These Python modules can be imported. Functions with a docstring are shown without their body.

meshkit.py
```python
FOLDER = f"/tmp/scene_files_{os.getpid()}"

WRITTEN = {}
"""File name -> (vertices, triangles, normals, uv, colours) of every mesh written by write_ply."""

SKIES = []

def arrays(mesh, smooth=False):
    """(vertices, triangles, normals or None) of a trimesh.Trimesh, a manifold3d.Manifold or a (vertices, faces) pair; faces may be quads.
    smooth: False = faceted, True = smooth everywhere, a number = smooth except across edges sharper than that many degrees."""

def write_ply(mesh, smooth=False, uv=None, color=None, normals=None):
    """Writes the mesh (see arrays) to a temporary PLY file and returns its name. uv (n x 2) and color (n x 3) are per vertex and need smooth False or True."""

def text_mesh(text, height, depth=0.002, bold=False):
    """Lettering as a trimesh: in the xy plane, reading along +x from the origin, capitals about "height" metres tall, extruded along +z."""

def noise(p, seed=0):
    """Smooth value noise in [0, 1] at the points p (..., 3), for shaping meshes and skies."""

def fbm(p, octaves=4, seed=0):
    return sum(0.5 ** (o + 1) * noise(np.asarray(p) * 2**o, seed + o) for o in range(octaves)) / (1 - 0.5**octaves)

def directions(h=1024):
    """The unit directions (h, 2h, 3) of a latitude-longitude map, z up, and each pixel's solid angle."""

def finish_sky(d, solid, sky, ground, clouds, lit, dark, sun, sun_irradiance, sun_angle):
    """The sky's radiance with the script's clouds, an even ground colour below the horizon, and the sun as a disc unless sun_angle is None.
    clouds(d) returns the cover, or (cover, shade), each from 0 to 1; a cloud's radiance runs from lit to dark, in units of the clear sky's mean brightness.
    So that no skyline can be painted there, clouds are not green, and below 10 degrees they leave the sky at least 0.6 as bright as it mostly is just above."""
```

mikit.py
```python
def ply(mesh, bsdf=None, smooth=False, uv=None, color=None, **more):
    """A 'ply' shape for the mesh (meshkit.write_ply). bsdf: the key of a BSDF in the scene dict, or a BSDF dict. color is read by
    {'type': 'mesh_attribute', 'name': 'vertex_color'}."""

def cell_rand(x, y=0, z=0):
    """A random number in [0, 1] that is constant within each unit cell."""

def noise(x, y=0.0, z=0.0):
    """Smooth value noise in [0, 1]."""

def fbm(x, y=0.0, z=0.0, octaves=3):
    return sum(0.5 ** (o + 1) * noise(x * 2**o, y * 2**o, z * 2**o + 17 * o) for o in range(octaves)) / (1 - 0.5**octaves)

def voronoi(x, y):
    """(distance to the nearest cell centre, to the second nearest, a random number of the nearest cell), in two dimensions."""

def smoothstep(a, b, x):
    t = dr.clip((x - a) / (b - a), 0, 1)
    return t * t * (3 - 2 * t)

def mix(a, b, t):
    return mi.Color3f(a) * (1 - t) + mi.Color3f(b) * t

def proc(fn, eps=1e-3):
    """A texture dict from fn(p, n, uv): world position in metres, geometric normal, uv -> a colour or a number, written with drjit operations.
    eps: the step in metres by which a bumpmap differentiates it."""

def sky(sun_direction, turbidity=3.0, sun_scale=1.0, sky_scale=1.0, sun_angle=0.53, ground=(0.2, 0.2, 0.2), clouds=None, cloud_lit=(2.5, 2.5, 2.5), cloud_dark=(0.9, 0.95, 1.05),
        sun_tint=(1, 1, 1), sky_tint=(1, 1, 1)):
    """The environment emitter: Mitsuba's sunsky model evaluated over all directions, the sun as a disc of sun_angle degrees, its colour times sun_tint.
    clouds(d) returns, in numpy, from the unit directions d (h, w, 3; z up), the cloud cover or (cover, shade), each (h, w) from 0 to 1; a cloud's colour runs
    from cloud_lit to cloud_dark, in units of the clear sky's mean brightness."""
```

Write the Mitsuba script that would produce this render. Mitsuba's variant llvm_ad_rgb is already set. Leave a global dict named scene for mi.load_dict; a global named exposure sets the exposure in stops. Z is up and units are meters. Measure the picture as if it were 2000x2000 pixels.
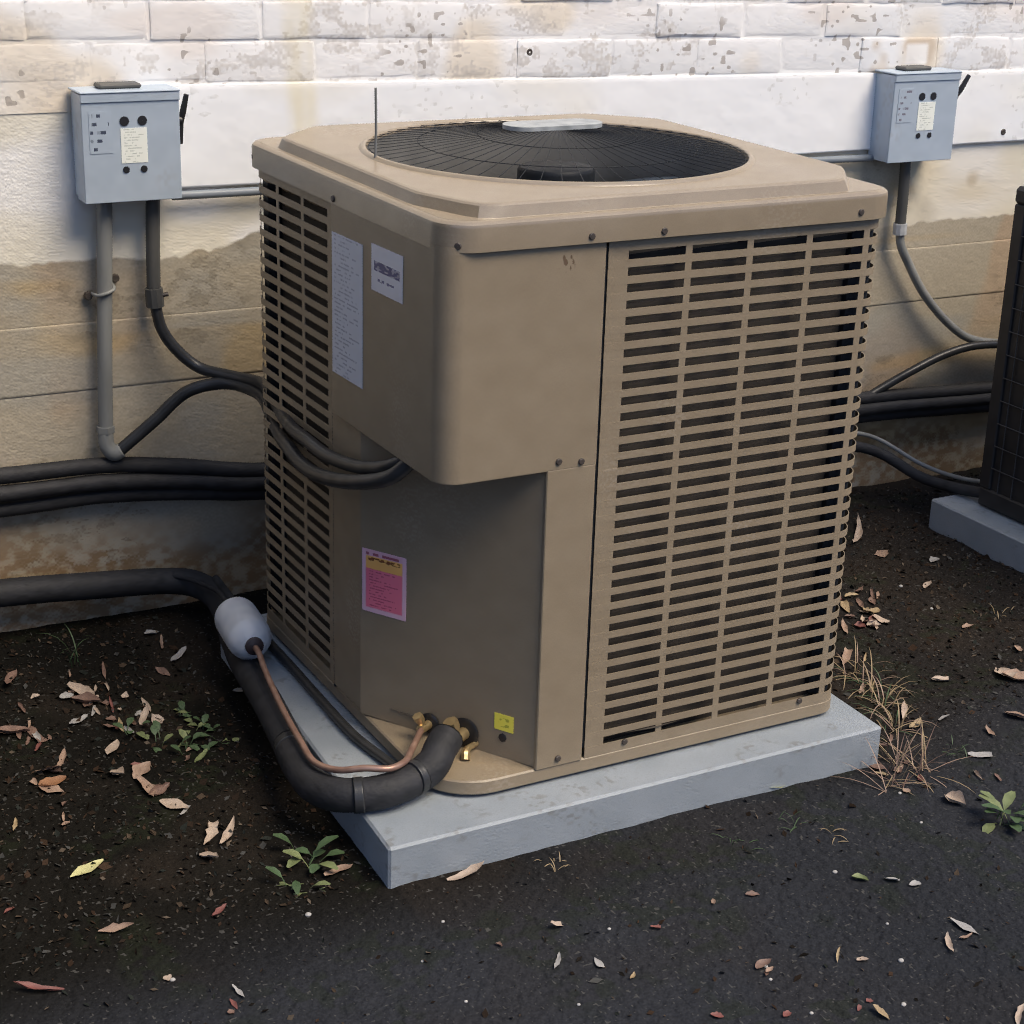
import math, random
import numpy as np
import trimesh, shapely.geometry as sg, shapely.ops as so
import mitsuba as mi, drjit as dr
import mikit, meshkit

T = mi.ScalarTransform4f
scene, labels = {}, {}

# ------------------------------------------------------------------ camera, sky, exposure
CAM = np.array([-1.1224, -2.2362, 1.4374])
FWD = np.array([0.45316, 0.82041, -0.34868])
UP = np.array([0.14101, 0.32025, 0.93678])
scene['camera'] = dict(type='perspective', fov=31.908, fov_axis='x', near_clip=0.05, far_clip=400.0,
                       to_world=T().look_at(origin=CAM.tolist(), target=(CAM + FWD).tolist(), up=UP.tolist()))
SUN = (0.36, -0.70, 1.12)
scene['sky'] = mikit.sky(SUN, turbidity=3.0, sun_scale=0.3, sun_angle=34, clouds=lambda d: 1.0,
                         cloud_lit=(.42, .57, .92), sun_tint=(.97, 1.0, 1.04), ground=(0.06, 0.06, 0.06))
exposure = 3.35

rng = np.random.default_rng(7)
random.seed(7)
GZ = -0.071          # ground level; z = 0 is the top of the pad
WY = 1.12            # face of the house wall

# ------------------------------------------------------------------ materials
N, SS, MIX = mikit.noise, mikit.smoothstep, mikit.mix


def F(x, y=0.0, z=0.0, octaves=2):
    return mikit.fbm(x, y, z, octaves)



def mat(key, fn_or_rgb, rough=0.6, bump=None, bscale=0.001, spec=0.5, two=True, eps=1e-3, **kw):
    col = mikit.proc(fn_or_rgb) if callable(fn_or_rgb) else {'type': 'rgb', 'value': list(fn_or_rgb)}
    r = mikit.proc(rough) if callable(rough) else rough
    b = {'type': 'principled', 'base_color': col, 'roughness': r, 'specular': spec, **kw}
    if bump is not None:
        b = {'type': 'bumpmap', 'arbitrary': mikit.proc(bump, eps=eps), 'scale': bscale, 'bsdf': b}
    scene[key] = {'type': 'twosided', 'bsdf': b} if two else b


def tan_col(p, n, uv):
    g = F(p.x * 30, p.y * 30, p.z * 30)
    c = MIX((.222, .175, .117), (.255, .205, .141), g)
    fine = N(p.x * 900, p.y * 900, p.z * 900)
    c = c * (0.92 + 0.16 * fine)
    dust = SS(.62, .85, F(p.x * 9 + 3, p.y * 9, p.z * 5)) * SS(.45, .75, N(p.x * 260, p.y * 260, p.z * 260))
    return MIX(c, (.34, .29, .23), dust * .35)


def tan_panel(p, n, uv):
    c = tan_col(p, n, uv)
    # scuffed, rusty scratches beside the seam of the control box
    a = SS(.022, .0, dr.abs(p.x - .190)) * SS(.022, .0, dr.abs(p.z - .868))
    s = SS(.55, .72, N(p.x * 260, p.y * 40, p.z * 120)) * SS(.1, .5, a)
    return MIX(c, (.09, .052, .03), s * .8)


mat('paint_tan', tan_col, .42, bump=lambda p, n, uv: F(p.x * 420, p.y * 420, p.z * 420), bscale=.0003, spec=.45)
mat('paint_tan_panel', tan_panel, .42, bump=lambda p, n, uv: F(p.x * 420, p.y * 420, p.z * 420) + 6 * F(p.x * 6, p.y * 6, p.z * 4), bscale=.0003, spec=.45)


mat('paint_cap', tan_col, lambda p, n, uv: .22 + .14 * N(p.x * 12, p.y * 12, p.z * 12), bump=lambda p, n, uv: N(p.x * 300, p.y * 300, p.z * 300), bscale=.0001, spec=.8, clearcoat=1.0, clearcoat_gloss=.7)
mat('coil', lambda p, n, uv: MIX((.030, .025, .020), (.072, .060, .048), .5 * N(p.x * 6, p.y * 6, p.z * 420) + .5 * N(p.x * 26, p.y * 26, p.z * 18)), .7)
mat('black_metal', (.014, .016, .019), .5, spec=.3)
mat('hub_grey', lambda p, n, uv: MIX((.22, .24, .245), (.36, .38, .38), N(p.x * 70, p.y * 70, p.z * 70)), .4, spec=.6)
mat('fan_blue', lambda p, n, uv: MIX((.022, .030, .042), (.042, .054, .070), N(p.x * 25, p.y * 25, p.z * 25)), .45)
mat('shroud', lambda p, n, uv: MIX((.12, .118, .11), (.17, .165, .155), N(p.x * 22, p.y * 22, p.z * 22)), .5)
mat('zinc', lambda p, n, uv: MIX((.30, .31, .32), (.48, .49, .49), N(p.x * 60, p.y * 60, p.z * 60)), .45, spec=.6)
mat('screw', lambda p, n, uv: MIX((.035, .03, .026), (.07, .055, .045), N(p.x * 300, p.y * 300, p.z * 300)), .5)


def pad_col(p, n, uv):
    c = MIX((.215, .245, .27), (.272, .302, .33), F(p.x * 18, p.y * 18, p.z * 18))
    sp = SS(.62, .8, N(p.x * 500, p.y * 500, p.z * 500))
    c = c * (.94 + .1 * N(p.x * 900, p.y * 900, p.z * 900))
    dirt = SS(.55, .75, F(p.x * 26, p.y * 26, p.z * 26)) * SS(.4, .8, N(p.x * 140, p.y * 140, p.z * 140))
    return MIX(MIX(c, (.20, .21, .21), sp * .25), (.11, .09, .06), dirt * .35)


mat('pad_grey', pad_col, .55, bump=lambda p, n, uv: F(p.x * 350, p.y * 350, p.z * 350), bscale=.0008)


def box_col(p, n, uv):
    c = MIX((.335, .395, .455), (.395, .455, .52), F(p.x * 30, p.y * 30, p.z * 30))
    d = SS(.55, .8, F(p.x * 12, p.y * 60, p.z * 12)) * SS(.3, .7, N(p.x * 160, p.y * 160, p.z * 90))
    return MIX(c, (.30, .30, .30), d * .3)


mat('box_grey', box_col, .38, bump=lambda p, n, uv: F(p.x * 260, p.y * 260, p.z * 260), bscale=.00015)
mat('black_plastic', (.016, .016, .017), .4)
mat('foam_black', lambda p, n, uv: MIX((.010, .0105, .012), (.021, .0215, .025), N(p.x * 60, p.y * 60, p.z * 60)), .7,
    bump=lambda p, n, uv: F(p.x * 120, p.y * 120, p.z * 120), bscale=.0012)
mat('cable_black', lambda p, n, uv: MIX((.016, .017, .018), (.035, .036, .038), N(p.x * 40, p.y * 40, p.z * 40)), .38)
mat('conduit_grey', lambda p, n, uv: MIX((.14, .145, .14), (.22, .225, .215), N(p.x * 45, p.y * 45, p.z * 14)), .5)
mat('conduit_dark', lambda p, n, uv: MIX((.05, .051, .05), (.09, .088, .08), N(p.x * 45, p.y * 45, p.z * 14)), .5)
mat('emt_blue', lambda p, n, uv: MIX((.15, .175, .20), (.22, .245, .27), N(p.x * 14, p.y * 45, p.z * 45)), .45)
mat('copper', lambda p, n, uv: MIX((.46, .30, .23), (.28, .16, .12), N(p.x * 70, p.y * 70, p.z * 70)), .4, metallic=.55)
mat('brass', lambda p, n, uv: MIX((.62, .47, .24), (.45, .33, .17), N(p.x * 120, p.y * 120, p.z * 120)), .3, metallic=.75)
mat('drier_paint', lambda p, n, uv: MIX((.40, .44, .50), (.54, .57, .61), N(p.x * 50, p.y * 50, p.z * 50)), .42)
mat('dark_cap', (.03, .02, .022), .5)
mat('unit_dark', lambda p, n, uv: MIX((.011, .0115, .013), (.020, .020, .0215), N(p.x * 30, p.y * 30, p.z * 30)), .5)
mat('guard_dark', lambda p, n, uv: MIX((.028, .030, .033), (.050, .051, .055), N(p.x * 30, p.y * 30, p.z * 30)), .5)


# labels: printed sheets (flat print: lines of illegible small type)
def print_lines(p, n, uv, rows, ink, paper, fill=.6, cell=40, margin=.1):
    u, v = uv.x, uv.y
    r = dr.floor(v * rows)
    f = v * rows - r
    inl = SS(.25, .35, f) * SS(.75, .65, f)
    word = SS(.30, .45, mikit.cell_rand(dr.floor(u * cell), r, 3)) * SS(.15, .3, mikit.noise(u * cell * 2.5, r * 3.1, 1))
    keep = dr.select(u < margin + (1 - 2 * margin) * (.45 + .55 * mikit.cell_rand(r, 5, 1)), 1.0, 0.0) * dr.select(u > margin, 1.0, 0.0)
    return MIX(paper, ink, inl * word * keep * fill)


mat('nameplate', lambda p, n, uv: print_lines(p, n, uv, 34, (.12, .15, .25), (.50, .54, .62), .5, 14, .08), .4)


def logo_col(p, n, uv):
    c = mi.Color3f(.60, .61, .66)
    band = SS(.055, .045, dr.abs(uv.y - .56 + .0 * uv.x)) * SS(.42, .40, dr.abs(uv.x - .52))
    txt = SS(.36, .5, N(uv.x * 13, uv.y * 22, 2))
    c = MIX(c, (.05, .06, .17), SS(.11, .10, dr.abs(uv.y - .55)) * SS(.42, .40, dr.abs(uv.x - .5)) * (.45 + .55 * txt))
    c = MIX(c, (.13, .14, .25), SS(.035, .03, dr.abs(uv.y - .26)) * SS(.3, .28, dr.abs(uv.x - .5)) * txt)
    return MIX(c, (.05, .06, .17), band * .3)


mat('logo_label', logo_col, .4)


def warn_col(p, n, uv):
    u, v = uv.x, uv.y
    c = print_lines(p, n, uv, 22, (.42, .05, .12), (.80, .19, .27), .7, 16, .16)
    top = MIX((.86, .46, .14), (.22, .08, .03), SS(.35, .5, N(u * 17, v * 40, 4)) * SS(.035, .02, dr.abs(v - .855)) * SS(.38, .34, dr.abs(u - .5)))
    c = dr.select(v > .70, dr.select(v > .90, MIX((.70, .42, .50), (.35, .10, .14), SS(.4, .5, N(u * 14, 1, 7)) * SS(.025, .015, dr.abs(v - .935))), top), c)
    edge = dr.maximum(SS(.40, .43, dr.abs(u - .5)), SS(.085, .06, v))
    return MIX(c, (.72, .46, .55), edge)


mat('warning_sticker', warn_col, .4)
mat('yellow_tag', lambda p, n, uv: MIX((.80, .70, .09), (.42, .40, .05), SS(.5, .6, N(uv.x * 6, uv.y * 6, 3)) * SS(.3, .25, dr.abs(uv.x - .5)) * SS(.3, .25, dr.abs(uv.y - .5))), .4)


def box_label(p, n, uv):
    return print_lines(p, n, uv, 13, (.30, .33, .28), (.78, .80, .72), .6, 12, .12)


mat('box_label', box_label, .45)
mat('box_print', lambda p, n, uv: print_lines(p, n, uv, 5, (.035, .045, .075), (.365, .425, .488), .95, 6, .04), .4)
mat('box_print_faint', lambda p, n, uv: print_lines(p, n, uv, 6, (.12, .10, .13), (.365, .425, .488), .8, 6, .04), .4)
mat('ink_black', (.014, .014, .016), .45)


# wall ----------------------------------------------------------------
def wall_white(p, n, uv):
    x, z = p.x, p.z
    big = F(x * 3.2, z * 3.2, 1)
    c = MIX((.84, .83, .81), (.77, .77, .76), SS(.4, .75, big))
    pink = SS(.55, .75, F(x * 4 + 11, z * 9, 4))
    c = MIX(c, (.74, .66, .59), pink * .5)
    cream = SS(.56, .75, F(x * 5 + 40, z * 6, 9))
    c = MIX(c, (.72, .60, .42), cream * .55)
    # grey specks and flakes where the whitewash has come off the brick
    br_ = N(x * 190, z * 190, 8)
    pe = SS(.54, .68, F(x * 24, z * 34, 2, 3) + .22 * (br_ - .5)) * SS(.42, .66, F(x * 4 + 7, z * 5, 3))
    c = MIX(c, (.52, .48, .43), pe * (.2 + .5 * br_))
    sp = SS(.79, .86, N(x * 75, z * 95, 6)) * SS(.45, .6, N(x * 6, z * 6, 13))
    c = MIX(c, (.30, .26, .22), sp * .7)
    # yellow drip stain running down the wall
    st = SS(.045, .012, dr.abs(x - .235 + .02 * N(z * 9, 3))) * (.35 + .65 * N(x * 60, z * 22, 3))
    c = MIX(c, (.70, .62, .40), st * .6)
    # bare tan brick above the right hand box
    br = SS(.11, .09, dr.abs(x - 1.74)) * SS(.047, .038, dr.abs(z - 1.0)) * SS(.3, .55, F(x * 14, z * 18, 5))
    mid = SS(.040, .025, dr.abs(x - 1.775)) * SS(.030, .018, dr.abs(z - 1.005))
    return MIX(MIX(c, (.50, .40, .29), br * .75), (.80, .78, .74), mid * .9)


def brick_bump(p, n, uv):
    return F(p.x * 45, p.y * 45, p.z * 45, 3) + .5 * F(p.x * 180, p.y * 180, p.z * 180)


mat('whitewash', wall_white, .75, bump=brick_bump, bscale=.0013, spec=.3)


def parge_col(p, n, uv):
    x, z = p.x, p.z
    c = MIX((.84, .84, .83), (.79, .80, .80), F(x * 3, z * 3, 2))
    cream = SS(.5, .75, F(x * 4 + 3, z * 5, 9))
    c = MIX(c, (.74, .68, .54), cream * .35)
    st = SS(.045, .012, dr.abs(x - .235 + .02 * N(z * 9, 3))) * (.35 + .65 * N(x * 60, z * 22, 3))
    c = MIX(c, (.70, .62, .40), st * .6)
    sp = SS(.74, .84, N(x * 85, z * 95, 6)) * SS(.5, .62, N(x * 5, z * 6, 13))
    return MIX(c, (.46, .45, .41), sp * .5 * N(x * 210, z * 210, 5))


mat('parge', parge_col, .75, bump=lambda p, n, uv: F(p.x * 25, p.y * 25, p.z * 25, 3), bscale=.0025, spec=.3)


def found_col(p, n, uv):
    x, z = p.x, p.z
    big = F(x * 2.2, z * 7, 3)
    c = MIX((.30, .262, .195), (.40, .355, .275), big)
    ochre = SS(.5, .75, F(x * 1.6 + 9, z * 16, 4))
    c = MIX(c, (.42, .31, .16), ochre * .7)
    rust = SS(.6, .8, F(x * 7 + 21, z * 4, 5))
    c = MIX(c, (.38, .25, .15), rust * .45)
    c = MIX(c, (.30, .295, .265), SS(.55, .75, F(x * 5 + 3, z * 9, 8)) * .5)
    grain = N(x * 240, p.y * 240, z * 240)
    c = c * (.88 + .24 * grain)
    dark = SS(.60, .72, F(x * 30, z * 46, 7) + .25 * (grain - .5)) * SS(.45, .65, N(x * 5, z * 5, 17)) * grain
    c = MIX(c, (.12, .10, .07), dark * .6)
    # splashed soil and stain along the foot of the wall
    foot = SS(.20, -.03, z + .16 * (F(x * 7, z * 9, 2) - .5) * 2) * SS(.2, .7, .6 * N(x * 60, z * 80, 3) + .4 * grain)
    c = MIX(c, (.18, .108, .05), foot * .8)
    # whitewash brushed over the upper part, with a ragged lower edge
    e = .672 + .028 * SS(.02, .16, x) - .014 * SS(-.2, -.1, x) * SS(.02, -.05, x) + .012 * (F(x * 16, 1, 3) - .5) + .006 * (N(x * 70, 2, 2) - .5)
    e = e - .10 * SS(1.0, 1.5, x)
    right = SS(.9, 1.35, x)
    paint = SS(-.004, .004, z - e)
    thin = SS(.50, .66, F(x * 7, z * 8, 21)) * right
    wc = MIX(MIX((.78, .77, .74), (.70, .66, .55), SS(.45, .7, F(x * 4, z * 6, 6))), (.60, .52, .37), right * (.35 + .65 * SS(.4, .7, F(x * 3, z * 6, 2))))
    return MIX(c, wc, paint * (1 - .75 * thin))


mat('foundation', found_col, .85, bump=lambda p, n, uv: F(p.x * 55, p.y * 55, p.z * 75, 3) + .5 * N(p.x * 300, p.y * 300, p.z * 300), bscale=.0014, spec=.2)


def soil_col(p, n, uv):
    x, y = p.x, p.y
    big = F(x * 1.7, y * 1.7, 2)
    tar = MIX((.0185, .0200, .0235), (.0265, .0280, .0325), big)
    dirt = MIX((.0045, .0042, .0034), (.0095, .0085, .0068), F(x * 6, y * 6, 5))
    dirt = MIX(dirt, (.0165, .0145, .0135), SS(.5, 1.0, x + .3 * (N(x * 3, y * 3, 4) - .5)) * .8)
    edge = y - (-.16 + .10 * x) + .35 * (F(x * 2.4, y * 2.4, 8) - .5)
    c = MIX(tar, dirt, SS(-.12, .22, edge))
    br = SS(.52, .75, F(x * 7 + 3, y * 7, 11))
    c = MIX(c, (.022, .017, .013), br * (.15 + .35 * SS(-.12, .22, edge)))
    moss = SS(.60, .75, F(x * 8 + 31, y * 8, 13)) * SS(.35, .6, N(x * 60, y * 60, 2))
    c = MIX(c, (.014, .019, .009), moss * .35)
    g = N(x * 320, y * 320, 1)
    c = c * (.8 + .4 * g)
    sp = SS(.86, .93, N(x * 210, y * 210, 4))
    return MIX(c, (.08, .078, .072), sp * .6)


mat('soil', soil_col, .85, bump=lambda p, n, uv: F(p.x * 90, p.y * 90, 1, 3), bscale=.007, spec=.08)
scene['litter'] = {'type': 'twosided', 'bsdf': {'type': 'diffuse', 'reflectance': {'type': 'mesh_attribute', 'name': 'vertex_color'}}}
LEAFC = {'pale': ((.42, .34, .27), (.29, .22, .165)), 'brown': ((.19, .12, .09), (.11, .065, .05)), 'tan': ((.33, .235, .175), (.21, .135, .095)),
         'red': ((.20, .07, .055), (.12, .045, .04)), 'yellow': ((.56, .54, .27), (.42, .40, .18)), 'green': ((.055, .095, .04), (.035, .065, .026)),
         'lime': ((.16, .19, .08), (.10, .125, .05)), 'straw': ((.34, .26, .15), (.24, .17, .09)), 'rust': ((.26, .13, .06), (.17, .08, .04)), 'grey': ((.34, .33, .31), (.24, .23, .22))}
for k, (a, b) in LEAFC.items():
    mat('leaf_' + k, (lambda a, b: lambda p, n, uv: MIX(b, a, N(p.x * 90, p.y * 90, p.z * 90)))(a, b), .6)
mat('stone_pale', lambda p, n, uv: MIX((.30, .29, .27), (.46, .44, .41), N(p.x * 90, p.y * 90, p.z * 90)), .8)
mat('fence_wood', lambda p, n, uv: MIX((.022, .019, .016), (.042, .036, .03), N(p.x * 30, p.y * 30, p.z * 2.5)), .8)


# ------------------------------------------------------------------ geometry helpers
def ref(k):
    return {'type': 'ref', 'id': k}


USED = {}


def key_for(base):
    n = USED.get(base, -1) + 1
    USED[base] = n
    return base if n == 0 else f'{base}_{n:03d}'


def thing(name, label, cat, group=None):
    k = key_for(name)
    labels[k] = {'label': label, 'category': cat}
    if group:
        labels[k]['group'] = group
    return k


def put(parent, name, mesh, bsdf, smooth=False, label=None, kind=None, **kw):
    k = key_for(f'{parent}__{name}')
    scene[k] = mikit.ply(mesh, bsdf, smooth=smooth, **kw)
    if label or kind:
        labels[k] = {}
        if label:
            labels[k]['label'] = label
        if kind:
            labels[k]['kind'] = kind
    return k


def single(name, mesh, bsdf, label, cat, group=None, smooth=False, **kw):
    k = thing(name, label, cat, group)
    scene[k] = mikit.ply(mesh, bsdf, smooth=smooth, **kw)
    return k


def setting(name, mesh, bsdf, label=None, smooth=False):
    scene[name] = mikit.ply(mesh, bsdf, smooth=smooth)
    labels[name] = {'kind': 'structure'}
    if label:
        labels[name]['label'] = label


def M(v, f):
    v, f = np.asarray(v, float), np.asarray(f, int)
    if f.shape[1] == 4:
        f = np.vstack([f[:, [0, 1, 2]], f[:, [0, 2, 3]]])
    return trimesh.Trimesh(v, f, process=False)


def cat(ms):
    return trimesh.util.concatenate(ms)


def box(x0, x1, y0, y1, z0, z1, ch=0.0):
    """box with chamfered edges"""
    if ch <= 0:
        m = trimesh.creation.box(extents=(x1 - x0, y1 - y0, z1 - z0))
        m.apply_translation(((x0 + x1) / 2, (y0 + y1) / 2, (z0 + z1) / 2))
        return m
    h = np.array([(x1 - x0) / 2, (y1 - y0) / 2, (z1 - z0) / 2])
    pts = []
    for sx in (-1, 1):
        for sy in (-1, 1):
            for sz in (-1, 1):
                s = np.array([sx, sy, sz])
                for ax in range(3):
                    q = s * (h - ch)
                    q[ax] = s[ax] * h[ax]
                    pts.append(q)
    m = trimesh.convex.convex_hull(np.array(pts))
    m.apply_translation(((x0 + x1) / 2, (y0 + y1) / 2, (z0 + z1) / 2))
    return m


def spline(P, n=12):
    P = np.asarray(P, float)
    if len(P) < 3:
        return np.array([P[0] + (P[1] - P[0]) * t for t in np.linspace(0, 1, n)])
    Q = np.vstack([2 * P[0] - P[1], P, 2 * P[-1] - P[-2]])
    out = []
    for i in range(1, len(Q) - 2):
        p0, p1, p2, p3 = Q[i - 1], Q[i], Q[i + 1], Q[i + 2]
        d = [max(np.linalg.norm(b - a), 1e-6) ** .5 for a, b in ((p0, p1), (p1, p2), (p2, p3))]
        m1 = ((p1 - p0) / d[0] - (p2 - p0) / (d[0] + d[1]) + (p2 - p1) / d[1]) * d[1]
        m2 = ((p2 - p1) / d[1] - (p3 - p1) / (d[1] + d[2]) + (p3 - p2) / d[2]) * d[1]
        for t in np.linspace(0, 1, n, endpoint=False):
            out.append((2 * t**3 - 3 * t**2 + 1) * p1 + (t**3 - 2 * t**2 + t) * m1 + (-2 * t**3 + 3 * t**2) * p2 + (t**3 - t**2) * m2)
    out.append(P[-1])
    return np.array(out)


def tube(P, r, n=12, smooth_n=12, wob=0.0, seed=0, ends=True):
    P = spline(P, smooth_n) if smooth_n else np.asarray(P, float)
    L = len(P)
    r = np.broadcast_to(np.asarray(r, float), (L,)) if np.ndim(r) == 0 else np.interp(np.linspace(0, 1, L), np.linspace(0, 1, len(r)), r)
    if wob:
        g = np.random.default_rng(seed)
        w = g.normal(0, 1, L)
        w = np.convolve(w, np.ones(5) / 5, 'same')
        r = r * (1 + wob * w)
    t = np.gradient(P, axis=0)
    t /= np.linalg.norm(t, axis=1, keepdims=True)
    a = np.cross(t[0], [0, 0, 1.0] if abs(t[0][2]) < .9 else [1.0, 0, 0])
    ang = np.arange(n) * 2 * np.pi / n
    V = []
    for i in range(L):
        a = a - t[i] * (a @ t[i])
        a /= np.linalg.norm(a)
        b = np.cross(t[i], a)
        V.append(P[i] + r[i] * (np.cos(ang)[:, None] * a + np.sin(ang)[:, None] * b))
    V = np.concatenate(V)
    f = []
    for i in range(L - 1):
        for j in range(n):
            k = (j + 1) % n
            f += [[i * n + j, i * n + k, (i + 1) * n + k], [i * n + j, (i + 1) * n + k, (i + 1) * n + j]]
    if ends:
        c0, c1 = len(V), len(V) + 1
        V = np.vstack([V, P[0], P[-1]])
        for j in range(n):
            k = (j + 1) % n
            f += [[c0, k, j], [c1, (L - 1) * n + j, (L - 1) * n + k]]
    return M(V, f)


def lathe(prof, n=32, origin=(0, 0, 0), axis=(0, 0, 1)):
    """prof: list of (radius, height); revolved about the axis through origin"""
    prof = np.asarray(prof, float)
    a = np.asarray(axis, float) / np.linalg.norm(axis)
    u = np.cross(a, [0, 0, 1.0] if abs(a[2]) < .9 else [1.0, 0, 0])
    u /= np.linalg.norm(u)
    w = np.cross(a, u)
    ang = np.arange(n) * 2 * np.pi / n
    ring = np.cos(ang)[:, None] * u + np.sin(ang)[:, None] * w
    V = np.concatenate([np.asarray(origin) + r * ring + h * a for r, h in prof])
    f = []
    for i in range(len(prof) - 1):
        for j in range(n):
            k = (j + 1) % n
            f.append([i * n + j, i * n + k, (i + 1) * n + k, (i + 1) * n + j])
    return M(V, f)


def disc_screw(p, nrm, r=.0045, h=.003):
    p, nrm = np.asarray(p, float), np.asarray(nrm, float)
    return lathe([(r, -.001), (r, h * .6), (r * .8, h), (0.0001, h)], 8, p, nrm)


def plate(p00, pu, pv, t=.0008, nu=1, nv=1):
    """thin sticker with uv: corner p00, edge vectors pu and pv"""
    p00, pu, pv = (np.asarray(x, float) for x in (p00, pu, pv))
    n = np.cross(pu, pv)
    n = n / np.linalg.norm(n) * t
    fr = [p00 + n, p00 + pu + n, p00 + pu + pv + n, p00 + pv + n]
    bk = [p00, p00 + pu, p00 + pu + pv, p00 + pv]
    V, UV, Fc = list(fr), [(0, 0), (1, 0), (1, 1), (0, 1)], [[0, 1, 2], [0, 2, 3]]
    for i in range(4):
        j = (i + 1) % 4
        b = len(V)
        V += [fr[i], fr[j], bk[j], bk[i]]
        UV += [(.01, .01)] * 4
        Fc += [[b, b + 2, b + 1], [b, b + 3, b + 2]]
    return M(V, Fc), np.array(UV, float)


def sticker(parent, name, p00, pu, pv, bsdf, label=None, t=.0008):
    m, uv = plate(p00, pu, pv, t)
    return put(parent, name, m, bsdf, uv=uv, label=label)


def noise3(P, s, seed=0):
    return meshkit.fbm(np.asarray(P) * s + seed)


# ------------------------------------------------------------------ ground
def spread(lo, a, b, hi, fine, nfar):
    core = np.arange(a, b + 1e-9, fine)
    left = a - np.geomspace(fine, a - lo, nfar)
    right = b + np.geomspace(fine, hi - b, nfar)
    return np.concatenate([left[::-1], core, right])


gx = spread(-40, -1.1, 2.6, 40, .012, 34)
gy = spread(-40, -1.0, 1.14, 12, .012, 34)
X, Y = np.meshgrid(gx, gy)
P2 = np.stack([X.ravel(), Y.ravel(), 0 * X.ravel()], -1)


def gh(P):
    P = np.asarray(P, float)
    P = np.stack([P[..., 0], P[..., 1], 0 * P[..., 0]], -1).reshape(-1, 3)
    h = .022 * (np.asarray(noise3(P, 2.3, 3.1)) - .0) + .010 * np.asarray(noise3(P, 9.0, 7.7)) + .006 * np.asarray(noise3(P, 34.0, 1.7))
    return h


base_h = gh(P2)
H0 = float(np.median(base_h))


Z = GZ - .004 + (base_h - H0)
ZG = Z.reshape(X.shape)


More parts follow.
